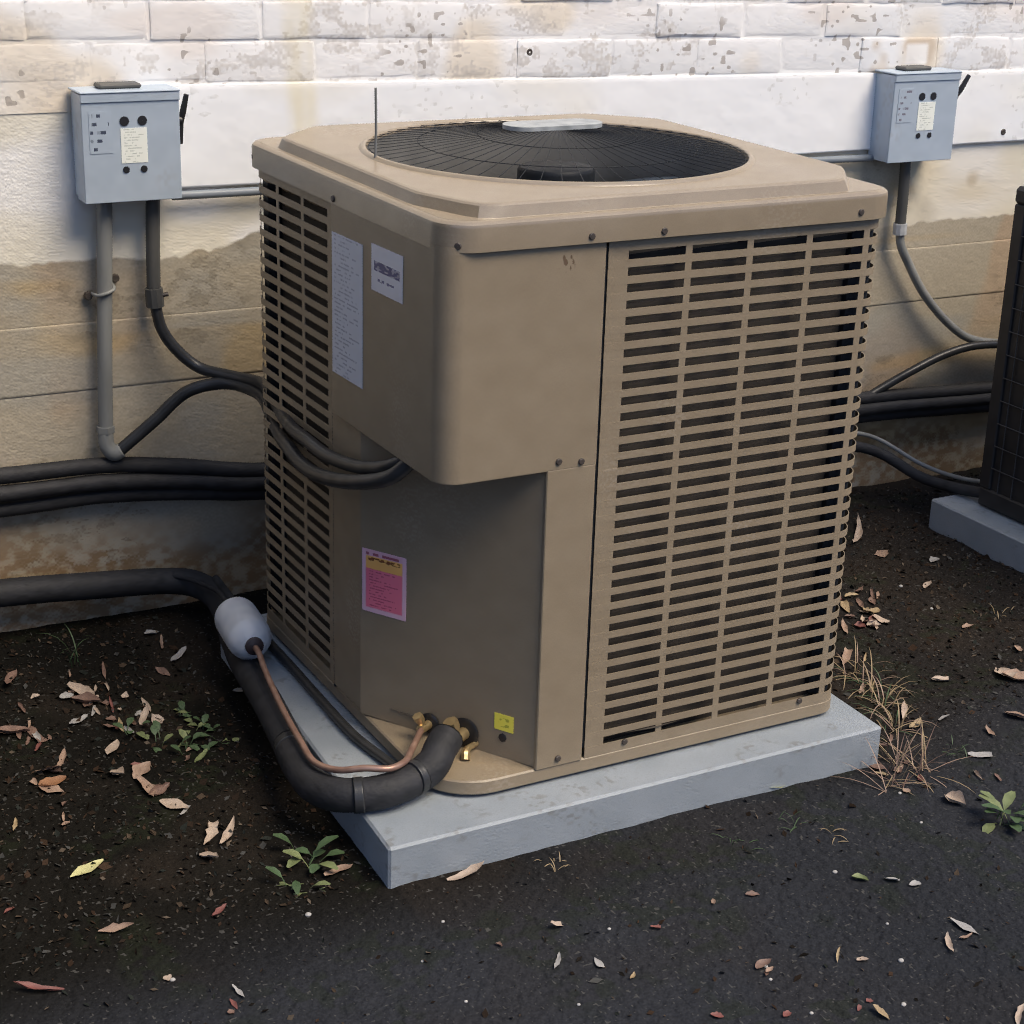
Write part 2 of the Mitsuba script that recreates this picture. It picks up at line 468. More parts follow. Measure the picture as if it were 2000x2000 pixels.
def ground_z(x, y):
    i = min(max(int(np.searchsorted(gx, x)) - 1, 0), len(gx) - 2)
    j = min(max(int(np.searchsorted(gy, y)) - 1, 0), len(gy) - 2)
    a, b = (x - gx[i]) / (gx[i + 1] - gx[i]), (y - gy[j]) / (gy[j + 1] - gy[j])
    return (ZG[j, i] * (1 - a) + ZG[j, i + 1] * a) * (1 - b) + (ZG[j + 1, i] * (1 - a) + ZG[j + 1, i + 1] * a) * b


V = np.stack([P2[:, 0], P2[:, 1], Z], -1)
ny, nx = X.shape
idx = np.arange(nx * ny).reshape(ny, nx)
Fq = np.stack([idx[:-1, :-1].ravel(), idx[:-1, 1:].ravel(), idx[1:, 1:].ravel(), idx[1:, :-1].ravel()], -1)
setting('ground', M(V, Fq), 'soil', 'dark bare soil strewn with dead leaves and small stones', smooth=True)

# ------------------------------------------------------------------ house wall
wall = thing('house_wall', 'whitewashed brick house wall on a bare beige board-formed concrete foundation', 'wall')
WX0, WX1 = -7.0, 9.0
# foundation: boards of the old formwork left steps a few millimetres deep
edges = [-.6, .410, .545, 1.0]
offs = [.0, .002, .0]
prof = []
for (a, b), o in zip(zip(edges[:-1], edges[1:]), offs):
    y = WY - o
    prof += [(y + .0012, a + .0005), (y, a + .005), (y, b - .005), (y + .0012, b - .0005)]
prof = np.array(prof)
fxs = np.concatenate([np.linspace(WX0, -1.2, 12), np.arange(-1.15, 3.0, .03), np.linspace(3.1, WX1, 12)])
rows = []
for i, (y, z) in enumerate(prof):
    q = np.stack([fxs, 0 * fxs + y, 0 * fxs + z], -1)
    zz = z + .004 * (np.asarray(noise3(q * [1, 0, 1], 4.0, i // 4 * 3.3)) - .5)
    q[:, 1] += .003 * (np.asarray(noise3(q, 6.0, 2.0)) - .5)
    q[:, 2] = zz - .004 * fxs.clip(-1, 3)
    rows.append(q)
V = np.concatenate(rows)
n = len(fxs)
Fq = [[i * n + j, i * n + j + 1, (i + 1) * n + j + 1, (i + 1) * n + j] for i in range(len(prof) - 1) for j in range(n - 1)]
put(wall, 'foundation', M(V, Fq), 'foundation', smooth=30)
# solid core and mortar bed behind the bricks
put(wall, 'mortar', box(WX0, WX1, WY - .0025, WY + .30, .95, 3.2), 'whitewash')


put(wall, 'footing', box(WX0, WX1, WY + .006, WY + .30, -.6, .9495), 'foundation')


# smooth render band over the foundation; it overhangs by its own thickness
def shear(m, k=.016, x0=.6):
    v = m.vertices.copy()
    v[:, 2] -= k * (v[:, 0].clip(-1.2, 3) - x0)
    m.vertices = v
    return m


bx = np.concatenate([[WX0], np.arange(-1.2, 3.0, .04), [WX1]])
prof = [(WY + .004, .000), (WY - .010, .002), (WY - .013, .006), (WY - .012, .05), (WY - .011, .17), (WY - .008, .181), (WY + .006, .183)]
rows = []
for i, (y, h) in enumerate(prof):
    zb = .795 + .010 * np.tanh(-bx)
    q = np.stack([bx, 0 * bx + y, zb + h * ((.984 - .016 * (bx.clip(-1.2, 3) - .6)) - zb) / .183], -1)
    q[:, 1] += .003 * (np.asarray(noise3(q, 3.0, 5.0)) - .5)
    flush = 1 / (1 + np.exp(((bx + .14) / .012).clip(-60, 60)))          # left of the box the render runs down flush with the foundation
    q[:, 1] = q[:, 1] * (1 - flush) + flush * (WY + .004)
    q[:, 2] += (.003 if i < 3 else .0015) * (np.asarray(noise3(q, 9.0, 6.0)) - .5)
    rows.append(q)
n = len(bx)
Fq = [[i * n + j, i * n + j + 1, (i + 1) * n + j + 1, (i + 1) * n + j] for i in range(len(prof) - 1) for j in range(n - 1)]
put(wall, 'render_band', M(np.concatenate(rows), Fq), 'parge', smooth=40)


def brick_mesh(x0, x1, z0, z1, seed):
    g = np.random.default_rng(seed)
    dy = WY - .006 + g.normal(0, .0018)
    nx_, nz_ = 7, 4
    us = np.array([0, .03, .2, .5, .8, .97, 1.0])
    vs = np.array([0, .10, .5, .90, 1.0])
    Vv = []
    for v in vs:
        for u in us:
            ex = min(u, 1 - u) * (x1 - x0)
            ez = min(v, 1 - v) * (z1 - z0)
            e = min(ex, ez)
            y = dy + .0028 * math.exp(-e / .004)
            Vv.append([x0 + u * (x1 - x0) + g.normal(0, .0010), y + g.normal(0, .0006), z0 + v * (z1 - z0) + g.normal(0, .0009)])
    Vv = np.array(Vv)
    k = len(us)
    Ff = [[i * k + j, i * k + j + 1, (i + 1) * k + j + 1, (i + 1) * k + j] for i in range(len(vs) - 1) for j in range(k - 1)]
    # skirt back into the mortar
    rim = list(range(k)) + [i * k + k - 1 for i in range(1, len(vs))] + [(len(vs) - 1) * k + j for j in range(k - 2, -1, -1)] + [i * k for i in range(len(vs) - 2, 0, -1)]
    b = len(Vv)
    back = Vv[rim].copy()
    back[:, 1] = WY + .012
    Vv = np.vstack([Vv, back])
    L = len(rim)
    Ff += [[rim[(i + 1) % L], rim[i], b + i, b + (i + 1) % L] for i in range(L)]
    return shear(M(Vv, Ff))


COURSE, BL, J = .0745, .226, .0055
rest = []
for r in range(24):
    z0 = .988 + (0 if r == 0 else .079 + (r - 1) * COURSE)
    z1 = z0 + ((.079 if r == 0 else COURSE) - J)
    off = (.113 if r % 2 else 0.0) + .035
    for i in range(-8 if r < 3 else -20, 14 if r < 3 else 26):
        a = off + i * BL
        m = brick_mesh(a + rng.normal(0, .003), a + BL - J + rng.normal(0, .003), z0, z1, 1000 + r * 100 + i)
        if r < 3 and -.8 < a < 2.5:
            put(wall, 'brick', m, 'whitewash', smooth=35)
        else:
            rest.append(m)
put(wall, 'upper_bricks', cat(rest), 'whitewash', smooth=35, kind='stuff')

for (x_, z_, y_) in ((2.072, .812, WY - .012), (.735, 1.035, WY - .006), (1.005, 1.148, WY - .006)):
    put(wall, 'anchor', lathe([(.008, -.004), (.008, .001), (.006, .0025), (.0001, .001)], 9, (x_, y_, z_), (0, -1, 0)), 'screw', smooth=40)

# ------------------------------------------------------------------ condenser, the main thing
U = thing('condenser_unit', 'large tan outdoor air conditioner with louvred sides and round fan opening on a grey pad', 'air conditioner')
W = .792


def outline(g=0.0, rc=.04, near=None, n=9):
    """closed plan outline of the square cabinet grown by g; the near corner (0,0) may have its own radius"""
    pts = []
    for (cx, cy, a, s) in ((0, 0, np.pi, 0), (W, 0, -np.pi / 2, 1), (W, W, 0, 2), (0, W, np.pi / 2, 3)):
        r = (near if (s == 0 and near) else rc)
        ox, oy = cx + (r if cx == 0 else -r), cy + (r if cy == 0 else -r)
        for t in np.linspace(0, np.pi / 2, n):
            pts.append((ox + (r + g) * math.cos(a + t), oy + (r + g) * math.sin(a + t)))
    return np.array(pts)


def wall_loop(levels, closed=True):
    """levels: list of (plan points (k,2), z); quads between consecutive loops"""
    V, Fq = [], []
    k = len(levels[0][0])
    for pl, z in levels:
        V.append(np.column_stack([pl, np.full(k, z)]))
    for i in range(len(levels) - 1):
        for j in range(k if closed else k - 1):
            a, b = i * k + j, i * k + (j + 1) % k
            Fq.append([a, b, b + k, a + k])
    return M(np.concatenate(V), Fq)


def flat(poly, z):
    ms = []
    for g in (poly.geoms if hasattr(poly, 'geoms') else [poly]):
        v, f = trimesh.creation.triangulate_polygon(g, engine='earcut')
        ms.append(M(np.column_stack([v, np.full(len(v), z)]), f))
    return cat(ms)


# base pan
bp = lambda g: outline(g, .04, .10)
pan = wall_loop([(bp(-.03), .006), (bp(-.002), .006), (bp(.0008), .009), (bp(.0008), .029), (bp(-.002), .0315), (bp(-.05), .034)])
put(U, 'base_pan', cat([pan, flat(sg.Polygon(bp(-.045)), .0337)]), 'paint_tan', smooth=35)
feet = cat([box(x - .02, x + .02, y - .02, y + .02, 0, .008) for x in (.1, .4, .7) for y in (.08, .4, .7)])
put(U, 'feet', feet, 'black_plastic')

# coil: dark fins inside the louvres
for cx_, cy_ in ((W, 0), (W, W), (0, W)):
    sx, sy = (1 if cx_ == 0 else -1), (1 if cy_ == 0 else -1)
    xs, ys = sorted((cx_ + sx * .012, cx_ + sx * .055)), sorted((cy_ + sy * .012, cy_ + sy * .055))
    put(U, 'corner_brace', box(xs[0], xs[1], ys[0], ys[1], .034, .89, .01), 'black_metal')
ci = np.array([(.266, .034), *[q for q in outline(-.034, .03) if q[0] > .27 or q[1] > .43], (.034, .426), (.258, .268)])
put(U, 'coil', wall_loop([(ci, .034), (ci, .89)]), 'coil')

# path along the cabinet for the louvre grilles: s = 0 at the near corner, along the front, right, back and left sides
RC = .04
SEG = W - 2 * RC
ARC = RC * np.pi / 2


def path(s):
    """plan position and outward normal at arc length s measured from (0,0) along the front"""
    s = np.asarray(s, float)
    per = W - RC
    out, nor = np.zeros(s.shape + (2,)), np.zeros(s.shape + (2,))
    for i, v in np.ndenumerate(s):
        side, r = 0, v
        c = [(0, 0, 1, 0), (W, 0, 0, 1), (W, W, -1, 0), (0, W, 0, -1)]
        first = per
        while True:
            ln = (first if side == 0 else SEG)
            ox, oy, dx, dy = c[side]
            st = 0 if side == 0 else RC
            if r <= ln:
                out[i] = (ox + dx * (st + r), oy + dy * (st + r))
                nor[i] = (dy, -dx)
                break
            r -= ln
            if r <= ARC:
                a = r / RC
                ex, ey = ox + dx * (W - RC), oy + dy * (W - RC)
                nx_, ny_ = dy, -dx
                cx, cy = ex - nx_ * RC, ey - ny_ * RC
                n2 = (nx_ * math.cos(a) + dx * math.sin(a), ny_ * math.cos(a) + dy * math.sin(a))
                out[i] = (cx + n2[0] * RC, cy + n2[1] * RC)
                nor[i] = n2
                break
            r -= ARC
            side += 1
    return out, nor


def stations(a, b, step=.03):
    """sampling of [a, b]: straight runs coarse, corners fine"""
    cs = []
    s = W - RC
    for _ in range(3):
        cs.append((s, s + ARC))
        s += ARC + SEG
    pts = [a, b]
    for c0, c1 in cs:
        pts += [v for v in np.linspace(c0, c1, 7) if a < v < b]
    return np.array(sorted(pts))


def ribbon(a, b, z0, z1, off=0.0, th=.0012):
    """thin sheet strip following the cabinet between s=a and s=b"""
    s = stations(a, b)
    p, n = path(s)
    k = len(s)
    o = p + n * off
    i_ = p + n * (off - th)
    V = np.concatenate([np.column_stack([o, np.full(k, z0)]), np.column_stack([o, np.full(k, z1)]), np.column_stack([i_, np.full(k, z1)]), np.column_stack([i_, np.full(k, z0)])])
    Fq = []
    for r in range(4):
        for j in range(k - 1):
            r2 = (r + 1) % 4
            Fq.append([r * k + j, r * k + j + 1, r2 * k + j + 1, r2 * k + j])
    Fq.append([0, k, 2 * k, 3 * k])
    Fq.append([k - 1, 4 * k - 1, 3 * k - 1, 2 * k - 1])
    return M(V, Fq)


def flap(a, b, z, depth=.012, drop=.0088):
    """pressed lip under a slat: leans into the cabinet and stops short of the slot's far end"""
    s = stations(a, b)
    p, n = path(s)
    k = len(s)
    d = np.full(k, 1.0)
    d[-1] = .25
    q = p - n * (depth * d)[:, None]
    V = np.concatenate([np.column_stack([p - n * .0006, np.full(k, z)]), np.column_stack([q, z - drop * d])])
    Fq = [[j, j + 1, k + j + 1, k + j] for j in range(k - 1)]
    return M(V, Fq)


DZ, Z0, NR, CP = .0254, .8689, 33, .1141
SLH = .0067          # half height of a slot


def grille(name, s0, ncol, lead, tail, as_parts=True, label=None, flip=False):
    """louvred panel from s0 - lead over ncol slots to its end + tail"""
    A, B = s0 - lead, s0 + ncol * CP - .012 + tail
    g = put(U, name, ribbon(A, B, .0305, Z0 - 32 * DZ - SLH, 0), 'paint_tan', smooth=35, label=label)
    put(g, 'top_rail', ribbon(A, B, Z0 + SLH, .900, 0), 'paint_tan', smooth=35)
    pieces = []
    for r in range(NR - 1):
        z1 = Z0 - r * DZ - SLH
        z0 = Z0 - (r + 1) * DZ + SLH
        ms = [ribbon(A, B, z0, z1, 0)]
        for c in range(ncol):
            a = s0 + c * CP
            ms.append(flap(a + .002, a + CP - .012 - .018, z0))
        pieces.append(cat(ms))
    pieces.append(cat([flap(s0 + c * CP + .002, s0 + (c + 1) * CP - .03, Z0 + SLH) for c in range(ncol)]))
    bars = []
    zt, zb = Z0 + SLH, Z0 - 32 * DZ - SLH
    for c in range(ncol + 1):
        a = s0 + c * CP - .012
        if c == 0:
            bars.append(ribbon(A, a + .012, zb - .001, zt + .001, -.0004))
        elif c == ncol:
            bars.append(ribbon(a, B, zb - .001, zt + .001, -.0004))
        else:
            bars.append(ribbon(a, a + .012, zb - .001, zt + .001, -.0004))
    if as_parts:
        for m in pieces:
            put(g, 'slat', m, 'paint_tan', smooth=30)
        for m in bars:
            put(g, 'bar', m, 'paint_tan', smooth=30)
    else:
        put(g, 'slats', cat(pieces + bars), 'paint_tan', smooth=30, kind='stuff')


grille('front_grille', .2987, 5, .0355, .0)
s_right = .2987 + 5 * CP
grille('side_grille', s_right, 6, .0, .0, as_parts=False)
s_back = s_right + 6 * CP
# left grille ends at y = .449 on the left side
s_left_end = (W - RC) + 3 * ARC + 2 * SEG + (W - RC - .449)
s_left = s_left_end + .012 - 3 * CP
nb = int((s_left - s_back) // CP)
grille('back_grille', s_left - nb * CP, nb, .012 + (s_left - nb * CP - s_back), .0, as_parts=False)
grille('left_grille', s_left, 3, .0, .028)

# left corner post between the grille and the service recess
G = .012             # the control box and its posts stand proud of the louvres
post_y0, post_y1 = .301, .421
put(U, 'left_post', box(-.004, .02, post_y0, post_y1, .036, .546, .001), 'paint_tan')
put(U, 'front_post', box(.170, .2565, -.0035, .02, .0305, .546, .0015), 'paint_tan')
# dark joint behind the seam between post and grille
put(U, 'seam', box(.2570, .2645, .003, .02, .05, .885), 'black_metal')


# control box: upper part with rounded near corner
def ctrl_plan(g):
    pts = [(.2560, -.004 - g)]
    r = .036
    cx, cy = r - G, r - .004
    for t in np.linspace(-np.pi / 2, -np.pi, 12):
        pts.append((cx + (r + g) * math.cos(t), cy + (r + g) * math.sin(t)))
    pts.append((-G - g, .405))
    return np.array(pts)


cp = ctrl_plan(0)
lv = [(ctrl_plan(-.003), .5445), (ctrl_plan(-.0006), .5452), (ctrl_plan(0), .5475), (ctrl_plan(0), .902)]
cb = wall_loop(lv, closed=False)
# underside and returns
und = np.array([*ctrl_plan(-.003), (.03, .405), (.2555, .03)])
poly = sg.Polygon(np.vstack([ctrl_plan(-.003), [(.03, .405), (.2555, .03)]])).buffer(0)
v2, f2 = trimesh.creation.triangulate_polygon(poly, engine='earcut')
under = M(np.column_stack([v2, np.full(len(v2), .5447)]), f2)
sidef = box(.2535, .2555, -.004, .03, .5475, .895)
sideb = box(-G, .03, .403, .405, .5475, .895)
ctrl = put(U, 'control_box', cat([cb, under, sidef, sideb]), 'paint_tan_panel', smooth=40)

# service panel set across the corner, below the control box
pa, pb = np.array([-.006, .300]), np.array([.172, .002])
d = (pb - pa) / np.linalg.norm(pb - pa)
nn = np.array([d[1], -d[0]])           # faces the near corner
Lp = np.linalg.norm(pb - pa)
pv = np.array([[*pa, .034], [*pb, .034], [*pb, .546], [*pa, .546]])
bk = pv.copy()
bk[:, :2] -= nn * .004
sp = M(np.vstack([pv, bk]), [[0, 1, 2, 3], [5, 4, 7, 6], [0, 4, 5, 1], [3, 2, 6, 7]])
svc = put(U, 'service_panel', sp, 'paint_tan')


def on_panel(u, z, off=0.0):
    p = pa + d * u + nn * off
    return np.array([p[0], p[1], z])


# panel's inner closing piece so that no light leaks into the cabinet
put(U, 'inner_baffle', M([[-.004, post_y1, .03], [-.004, post_y1, .55], [.262, .004, .03], [.262, .004, .55], [.262, .262, .03], [.262, .262, .55]], [[0, 1, 5, 4], [4, 5, 3, 2]]), 'black_metal')

# ---- cap (top cover) with octagonal raised deck and round fan opening
cg = .0125
near = lambda g, rc=.045: outline(g, rc, .045)
CEN = np.array([W / 2, W / 2])
RF = .3205
cap_levels = [(near(cg - .003), .893), (near(cg), .8945), (near(cg), .928), (near(cg - .0015), .9335), (near(cg - .005), .9365), (near(cg - .010), .938), (near(cg - .013), .9385)]
cap = wall_loop(cap_levels)


def oct_plan(inset, ch):
    a, b = inset, W - inset
    P = [(a + ch * .42, a), (b - ch * .75, a), (b, a + ch), (b, b - ch), (b - ch, b), (a + ch, b), (a, b - ch), (a, a + ch * 1.25)]
    r = np.array(sg.Polygon(P).buffer(-.04, 16).buffer(.04, 16).segmentize(.004).exterior.coords)[:-1]
    ang = np.arctan2(r[:, 1] - W / 2, r[:, 0] - W / 2)
    t = np.linspace(-np.pi, np.pi, 128, endpoint=False)
    o_ = np.argsort(ang)
    rad = np.interp(t, ang[o_], np.hypot(r[:, 0] - W / 2, r[:, 1] - W / 2)[o_], period=2 * np.pi)
    return np.column_stack([W / 2 + rad * np.cos(t), W / 2 + rad * np.sin(t)])


ledge_out = sg.Polygon(near(cg - .012))
ledge = ledge_out.difference(sg.Polygon(oct_plan(.006, .105)))


circ = sg.Point(*CEN).buffer(RF + .012, 48)
o1, o2 = np.array(oct_plan(.004, .105)), np.array(oct_plan(.010, .1035))
o3, o4 = np.array(oct_plan(.013, .1025)), np.array(oct_plan(.018, .1015))
deck = wall_loop([(o1, .9375), (o2, .9545), (o3, .9572), (o4, .9582)])
deck_top = flat(sg.Polygon(oct_plan(.018, .1015)).difference(circ), .9582)
ms_ledge = flat(ledge, .9386)
capk = put(U, 'top_cover', cat([cap, ms_ledge, deck, deck_top]), 'paint_cap', smooth=25)
# raised rolled rim of the fan opening and the shroud below
rim = lathe([(RF + .012, .9582), (RF + .008, .9625), (RF + .003, .9635), (RF, .9615), (RF - .001, .955)], 96, (*CEN, 0))
put(U, 'fan_rim', rim, 'paint_cap', smooth=60)
shroud = lathe([(RF - .001, .9555), (RF - .003, .90), (RF - .001, .83), (RF + .03, .78)], 96, (*CEN, 0))
put(U, 'shroud', shroud, 'shroud', smooth=60)
floor_ = lathe([(.40, .06), (.0001, .06)], 32, (*CEN, 0))
put(U, 'inner_floor', floor_, 'coil')
# fan: hub, motor, blades
fan = put(U, 'fan', lathe([(.0001, .872), (.05, .872), (.058, .866), (.06, .82), (.058, .815), (.0001, .815)], 32, (*CEN, 0)), 'black_metal', smooth=35)
for b in range(3):
    a0 = 2 * np.pi * b / 3 + .55
    V, Fq = [], []
    for i, r in enumerate(np.linspace(.05, .302, 8)):
        wdt = np.interp(r, [.05, .18, .302], [.55, .95, .98])
        for j, t in enumerate(np.linspace(-.5, .5, 8)):
            a = a0 + t * wdt + .5 * (r - .05)
            V.append([CEN[0] + r * math.cos(a), CEN[1] + r * math.sin(a), .845 + t * -.085 + .015 * math.cos(t * 3)])
    for i in range(7):
        for j in range(7):
            Fq.append([i * 8 + j, i * 8 + j + 1, (i + 1) * 8 + j + 1, (i + 1) * 8 + j])
    put(fan, 'blade', M(V, Fq), 'fan_blue', smooth=True)
put(U, 'fan_motor', lathe([(.0001, .935), (.045, .935), (.062, .932), (.066, .925), (.066, .885), (.06, .879), (.0001, .879)], 32, (*CEN, 0)), 'black_metal', smooth=35)
# wire guard: a shallow cone of radial wires and rings rising to a pale hub plate
HR, HZ = .055, 1.000


def guard_z(r):
    return .9615 + (HZ - .004 - .9615) * max(0.0, min(1.0, 1 - (r - HR) / (RF - HR))) ** 1.08


wires = []
for r in (.135, .235, RF - .004):
    a = np.linspace(0, 2 * np.pi, 65)
    wires.append(tube(np.column_stack([CEN[0] + r * np.cos(a), CEN[1] + r * np.sin(a), np.full(65, guard_z(r) - .0015)]), .0007, 5, 0, ends=False))
for k in range(60):
    a = 2 * np.pi * (k + .3) / 60
    wires.append(tube([(CEN[0] + r * math.cos(a), CEN[1] + r * math.sin(a), guard_z(min(r, RF))) for r in np.linspace(.03, RF + .004, 8)], .0006, 5, 0))
guard = put(U, 'fan_guard', cat(wires), 'black_metal', smooth=True)
st = sg.LineString([(CEN[0] - .058, CEN[1] + .012), (CEN[0] + .052, CEN[1] + .012)]).buffer(.036, 12)
hp_ = trimesh.creation.extrude_polygon(st, .007)
hp_.apply_translation((0, 0, HZ - .004))
put(guard, 'hub_plate', hp_, 'hub_grey', smooth=30)
# thin upright rod at the left of the fan opening
put(U, 'rod', tube([(.068, .41, .955), (.067, .405, 1.01), (.064, .40, 1.072)], .0022, 8, 6), 'conduit_grey', smooth=True)

# screws
for p, nr in (((.225, -cg, .905), (0, -1, 0)), ((.351, -cg, .904), (0, -1, 0)), ((.722, -cg, .908), (0, -1, 0)), ((.012, -cg + .012, .904), (-.7, -.7, 0)),
              ((.189, -.0045, .559), (0, -1, 0)), ((.229, -.0045, .554), (0, -1, 0)), ((-cg, .392, .903), (-1, 0, 0)), ((-cg + .004, .76, .912), (-.9, .3, 0)),
              ((.21, -.0045, .045), (0, -1, 0)), ((.34, -.001, .045), (0, -1, 0)), ((.70, -.001, .045), (0, -1, 0))):
    put(U, 'screw', disc_screw(p, nr, .0055, .003), 'screw', smooth=30)

# labels on the control box and the service panel
sticker(U, 'nameplate', (-G - .0004, .398, .618), (0, -.121, .002), (0, 0, .232), 'nameplate', 'long pale blue nameplate with lines of small print')
sticker(U, 'logo_label', (-G - .0004, .243, .790), (0, -.113, .002), (0, 0, .072), 'logo_label', 'small white label with a dark blue stripe of lettering')
o = on_panel(.004, .229, .0004)
sticker(U, 'warning_sticker', o, np.append(d * .088, 0), (0, 0, .112), 'warning_sticker', 'pink and orange warning sticker')
o = on_panel(.268, .083, .0004)
sticker(U, 'yellow_tag', o, np.append(d * .036, 0), (0, 0, .029), 'yellow_tag', 'small square yellow tag')
p = on_panel(.284, .070, .0005)
put(U, 'tag_hole', disc_screw(p, np.append(nn, 0), .0075, .0015), 'ink_black', smooth=30)

# service valves
for (u, z, key) in ((.145, .058, 'small'), (.215, .062, 'large')):
    c = on_panel(u, z, .002)
    big = 1.0 if key == 'large' else .72
    rub = lathe([(.024 * big, 0), (.026 * big, .004), (.020 * big, .007), (.0001, .007)], 20, c, (*nn, 0))
    v = put(U, 'service_valve', rub, 'black_plastic', smooth=40, label='brass service valve where the %s copper line joins' % key)
    body = tube([c, c + np.array([*nn, 0]) * .045 * big], .011 * big, 10, 4)
    stem = tube([c + np.array([*nn, 0]) * .03 * big, c + np.array([*nn, 0]) * .03 * big + np.array([-.012, 0, .034 * big])], [.0085 * big, .0085 * big, .013 * big, .013 * big], 6, 4)
    put(v, 'body', body, 'brass', smooth=40)
    put(v, 'cap', stem, 'brass', smooth=30)
pt = on_panel(.235, .046, .002)
put(U, 'service_port', tube([pt, pt + np.array([*nn, 0]) * .03, pt + np.array([*nn, 0]) * .05 + [.01, 0, -.012]], [.005, .005, .008, .008], 8, 5), 'brass', smooth=35)

# ------------------------------------------------------------------ pad
def skew(m):
    """the pad lies slightly askew: its sides lean to the right going back"""
    v = m.vertices.copy()
    t = (v[:, 1] + .0746) / .915
    v[:, 0] += t * np.where(v[:, 0] < .3, .055, .022)
    m.vertices = v
    return m


pad = single('equipment_pad', skew(box(-.124, .832, -.0746, .84, GZ - .03, 0, .004)), 'pad_grey', 'thick grey slab pad under the tan air conditioner', 'pad')

# ------------------------------------------------------------------ second unit at the right edge
U2 = thing('condenser_unit', 'dark air conditioner with wire guard cut off by the right edge', 'air conditioner')
ux, uy, uh = 1.792, .75, .757
put(U2, 'cabinet', box(ux + .006, ux + .75, uy - .75, uy - .006, .02, uh - .03, .01), 'unit_dark')
put(U2, 'base_pan', box(ux, ux + .756, uy - .756, uy, .0, .045, .004), 'unit_dark')
put(U2, 'top_cover', box(ux - .004, ux + .76, uy - .76, uy + .004, uh - .04, uh, .008), 'unit_dark')
put(U2, 'corner_post', box(ux - .001, ux + .03, uy - .035, uy + .001, .045, uh - .04, .003), 'unit_dark')
put(U2, 'corner_post', box(ux - .001, ux + .03, uy - .757, uy - .72, .045, uh - .04, .003), 'unit_dark')
for z in np.arange(.10, .70, .055):
    put(U2, 'guard_wire', tube([(ux - .002, uy - .035, z), (ux - .002, uy - .72, z)], .0016, 5, 2), 'guard_dark', smooth=True)
for y in np.arange(uy - .06, uy - .70, -.045):
    put(U2, 'guard_wire', tube([(ux + .0015, y, .045), (ux + .0015, y, uh - .04)], .0016, 5, 2), 'guard_dark', smooth=True)
single('equipment_pad', box(1.72, 2.68, -.10, .83, GZ - .03, -.004, .004), 'pad_grey', 'grey slab pad under the dark air conditioner at the right edge', 'pad')


# ------------------------------------------------------------------ disconnect boxes
def disconnect(x0, x1, z0, z1, label, printmat, tilt):
    D = thing('disconnect_box', label, 'electrical box')
    y0 = WY - .012 - .072
    put(D, 'enclosure', box(x0 + .003, x1 - .003, y0 + .004, WY - .006, z0 + .004, z1 - .003, .002), 'box_grey')
    # cover with rain lip and side flanges
    cov = cat([box(x0, x1, y0, y0 + .003, z0, z1, .001), box(x0, x0 + .0015, y0 + .003, y0 + .05, z0 + .002, z1 - .002), box(x1 - .0015, x1, y0 + .003, y0 + .05, z0 + .002, z1 - .002),
               box(x0 - .002, x1 + .002, y0 - .005, WY - .008, z1, z1 + .004, .0015), box(x0 - .001, x1 + .001, y0 - .003, y0 + .001, z1 - .016, z1, .001)])
    put(D, 'cover', cov, 'box_grey')
    put(D, 'hub', box((x0 + x1) / 2 - .05, (x0 + x1) / 2 + .03, WY - .06, WY - .02, z1 + .004, z1 + .013, .003), 'conduit_dark')
    w, h = x1 - x0, z1 - z0
    yl = y0 - .0004
    cx = x0 + .52 * w
    sticker(D, 'label', (cx - .025, yl, z0 + .36 * h), (.05, 0, 0), (0, 0, .32 * h), 'box_label', 'pale printed label in the middle of the cover')
    sticker(D, 'print', (x0 + .07 * w, yl, z0 + .46 * h), (.23 * w, 0, 0), (0, 0, .38 * h), printmat, 'column of dark print')
    for sx in (-1, 1):
        put(D, 'window', lathe([(.009, 0), (.009, .0012), (.0001, .0012)], 12, (cx + sx * .017, yl, z0 + .745 * h), (0, -1, 0)), 'ink_black')
        put(D, 'window', lathe([(.0065, 0), (.0065, .0012), (.0001, .0012)], 12, (cx + sx * .017, yl, z0 + .30 * h), (0, -1, 0)), 'ink_black')
    # operating handle on the right side
    hx = x1 + .006
    hp = [(hx, y0 + .02, z0 + .50 * h), (hx + .002, y0 + .018, z0 + .70 * h), (hx + .004 + .4 * tilt, y0 + .014, z0 + .80 * h), (hx + .008 + tilt, y0 + .010, z0 + .96 * h)]
    hd = put(D, 'handle', tube(hp, [.0055, .006, .0065, .005], 8, 6), 'black_plastic', smooth=40)
    put(hd, 'pivot', tube([(x1 - .002, y0 + .018, z0 + .72 * h), (hx + .003, y0 + .018, z0 + .72 * h)], .009, 10, 3), 'black_plastic', smooth=40)
    return y0


disconnect(-.235, -.050, .792, .992, 'grey electrical disconnect box on the wall left of the tan air conditioner', 'box_print', .004)
disconnect(1.655, 1.848, .768, .970, 'grey electrical disconnect box on the wall at the upper right', 'box_print_faint', .022)

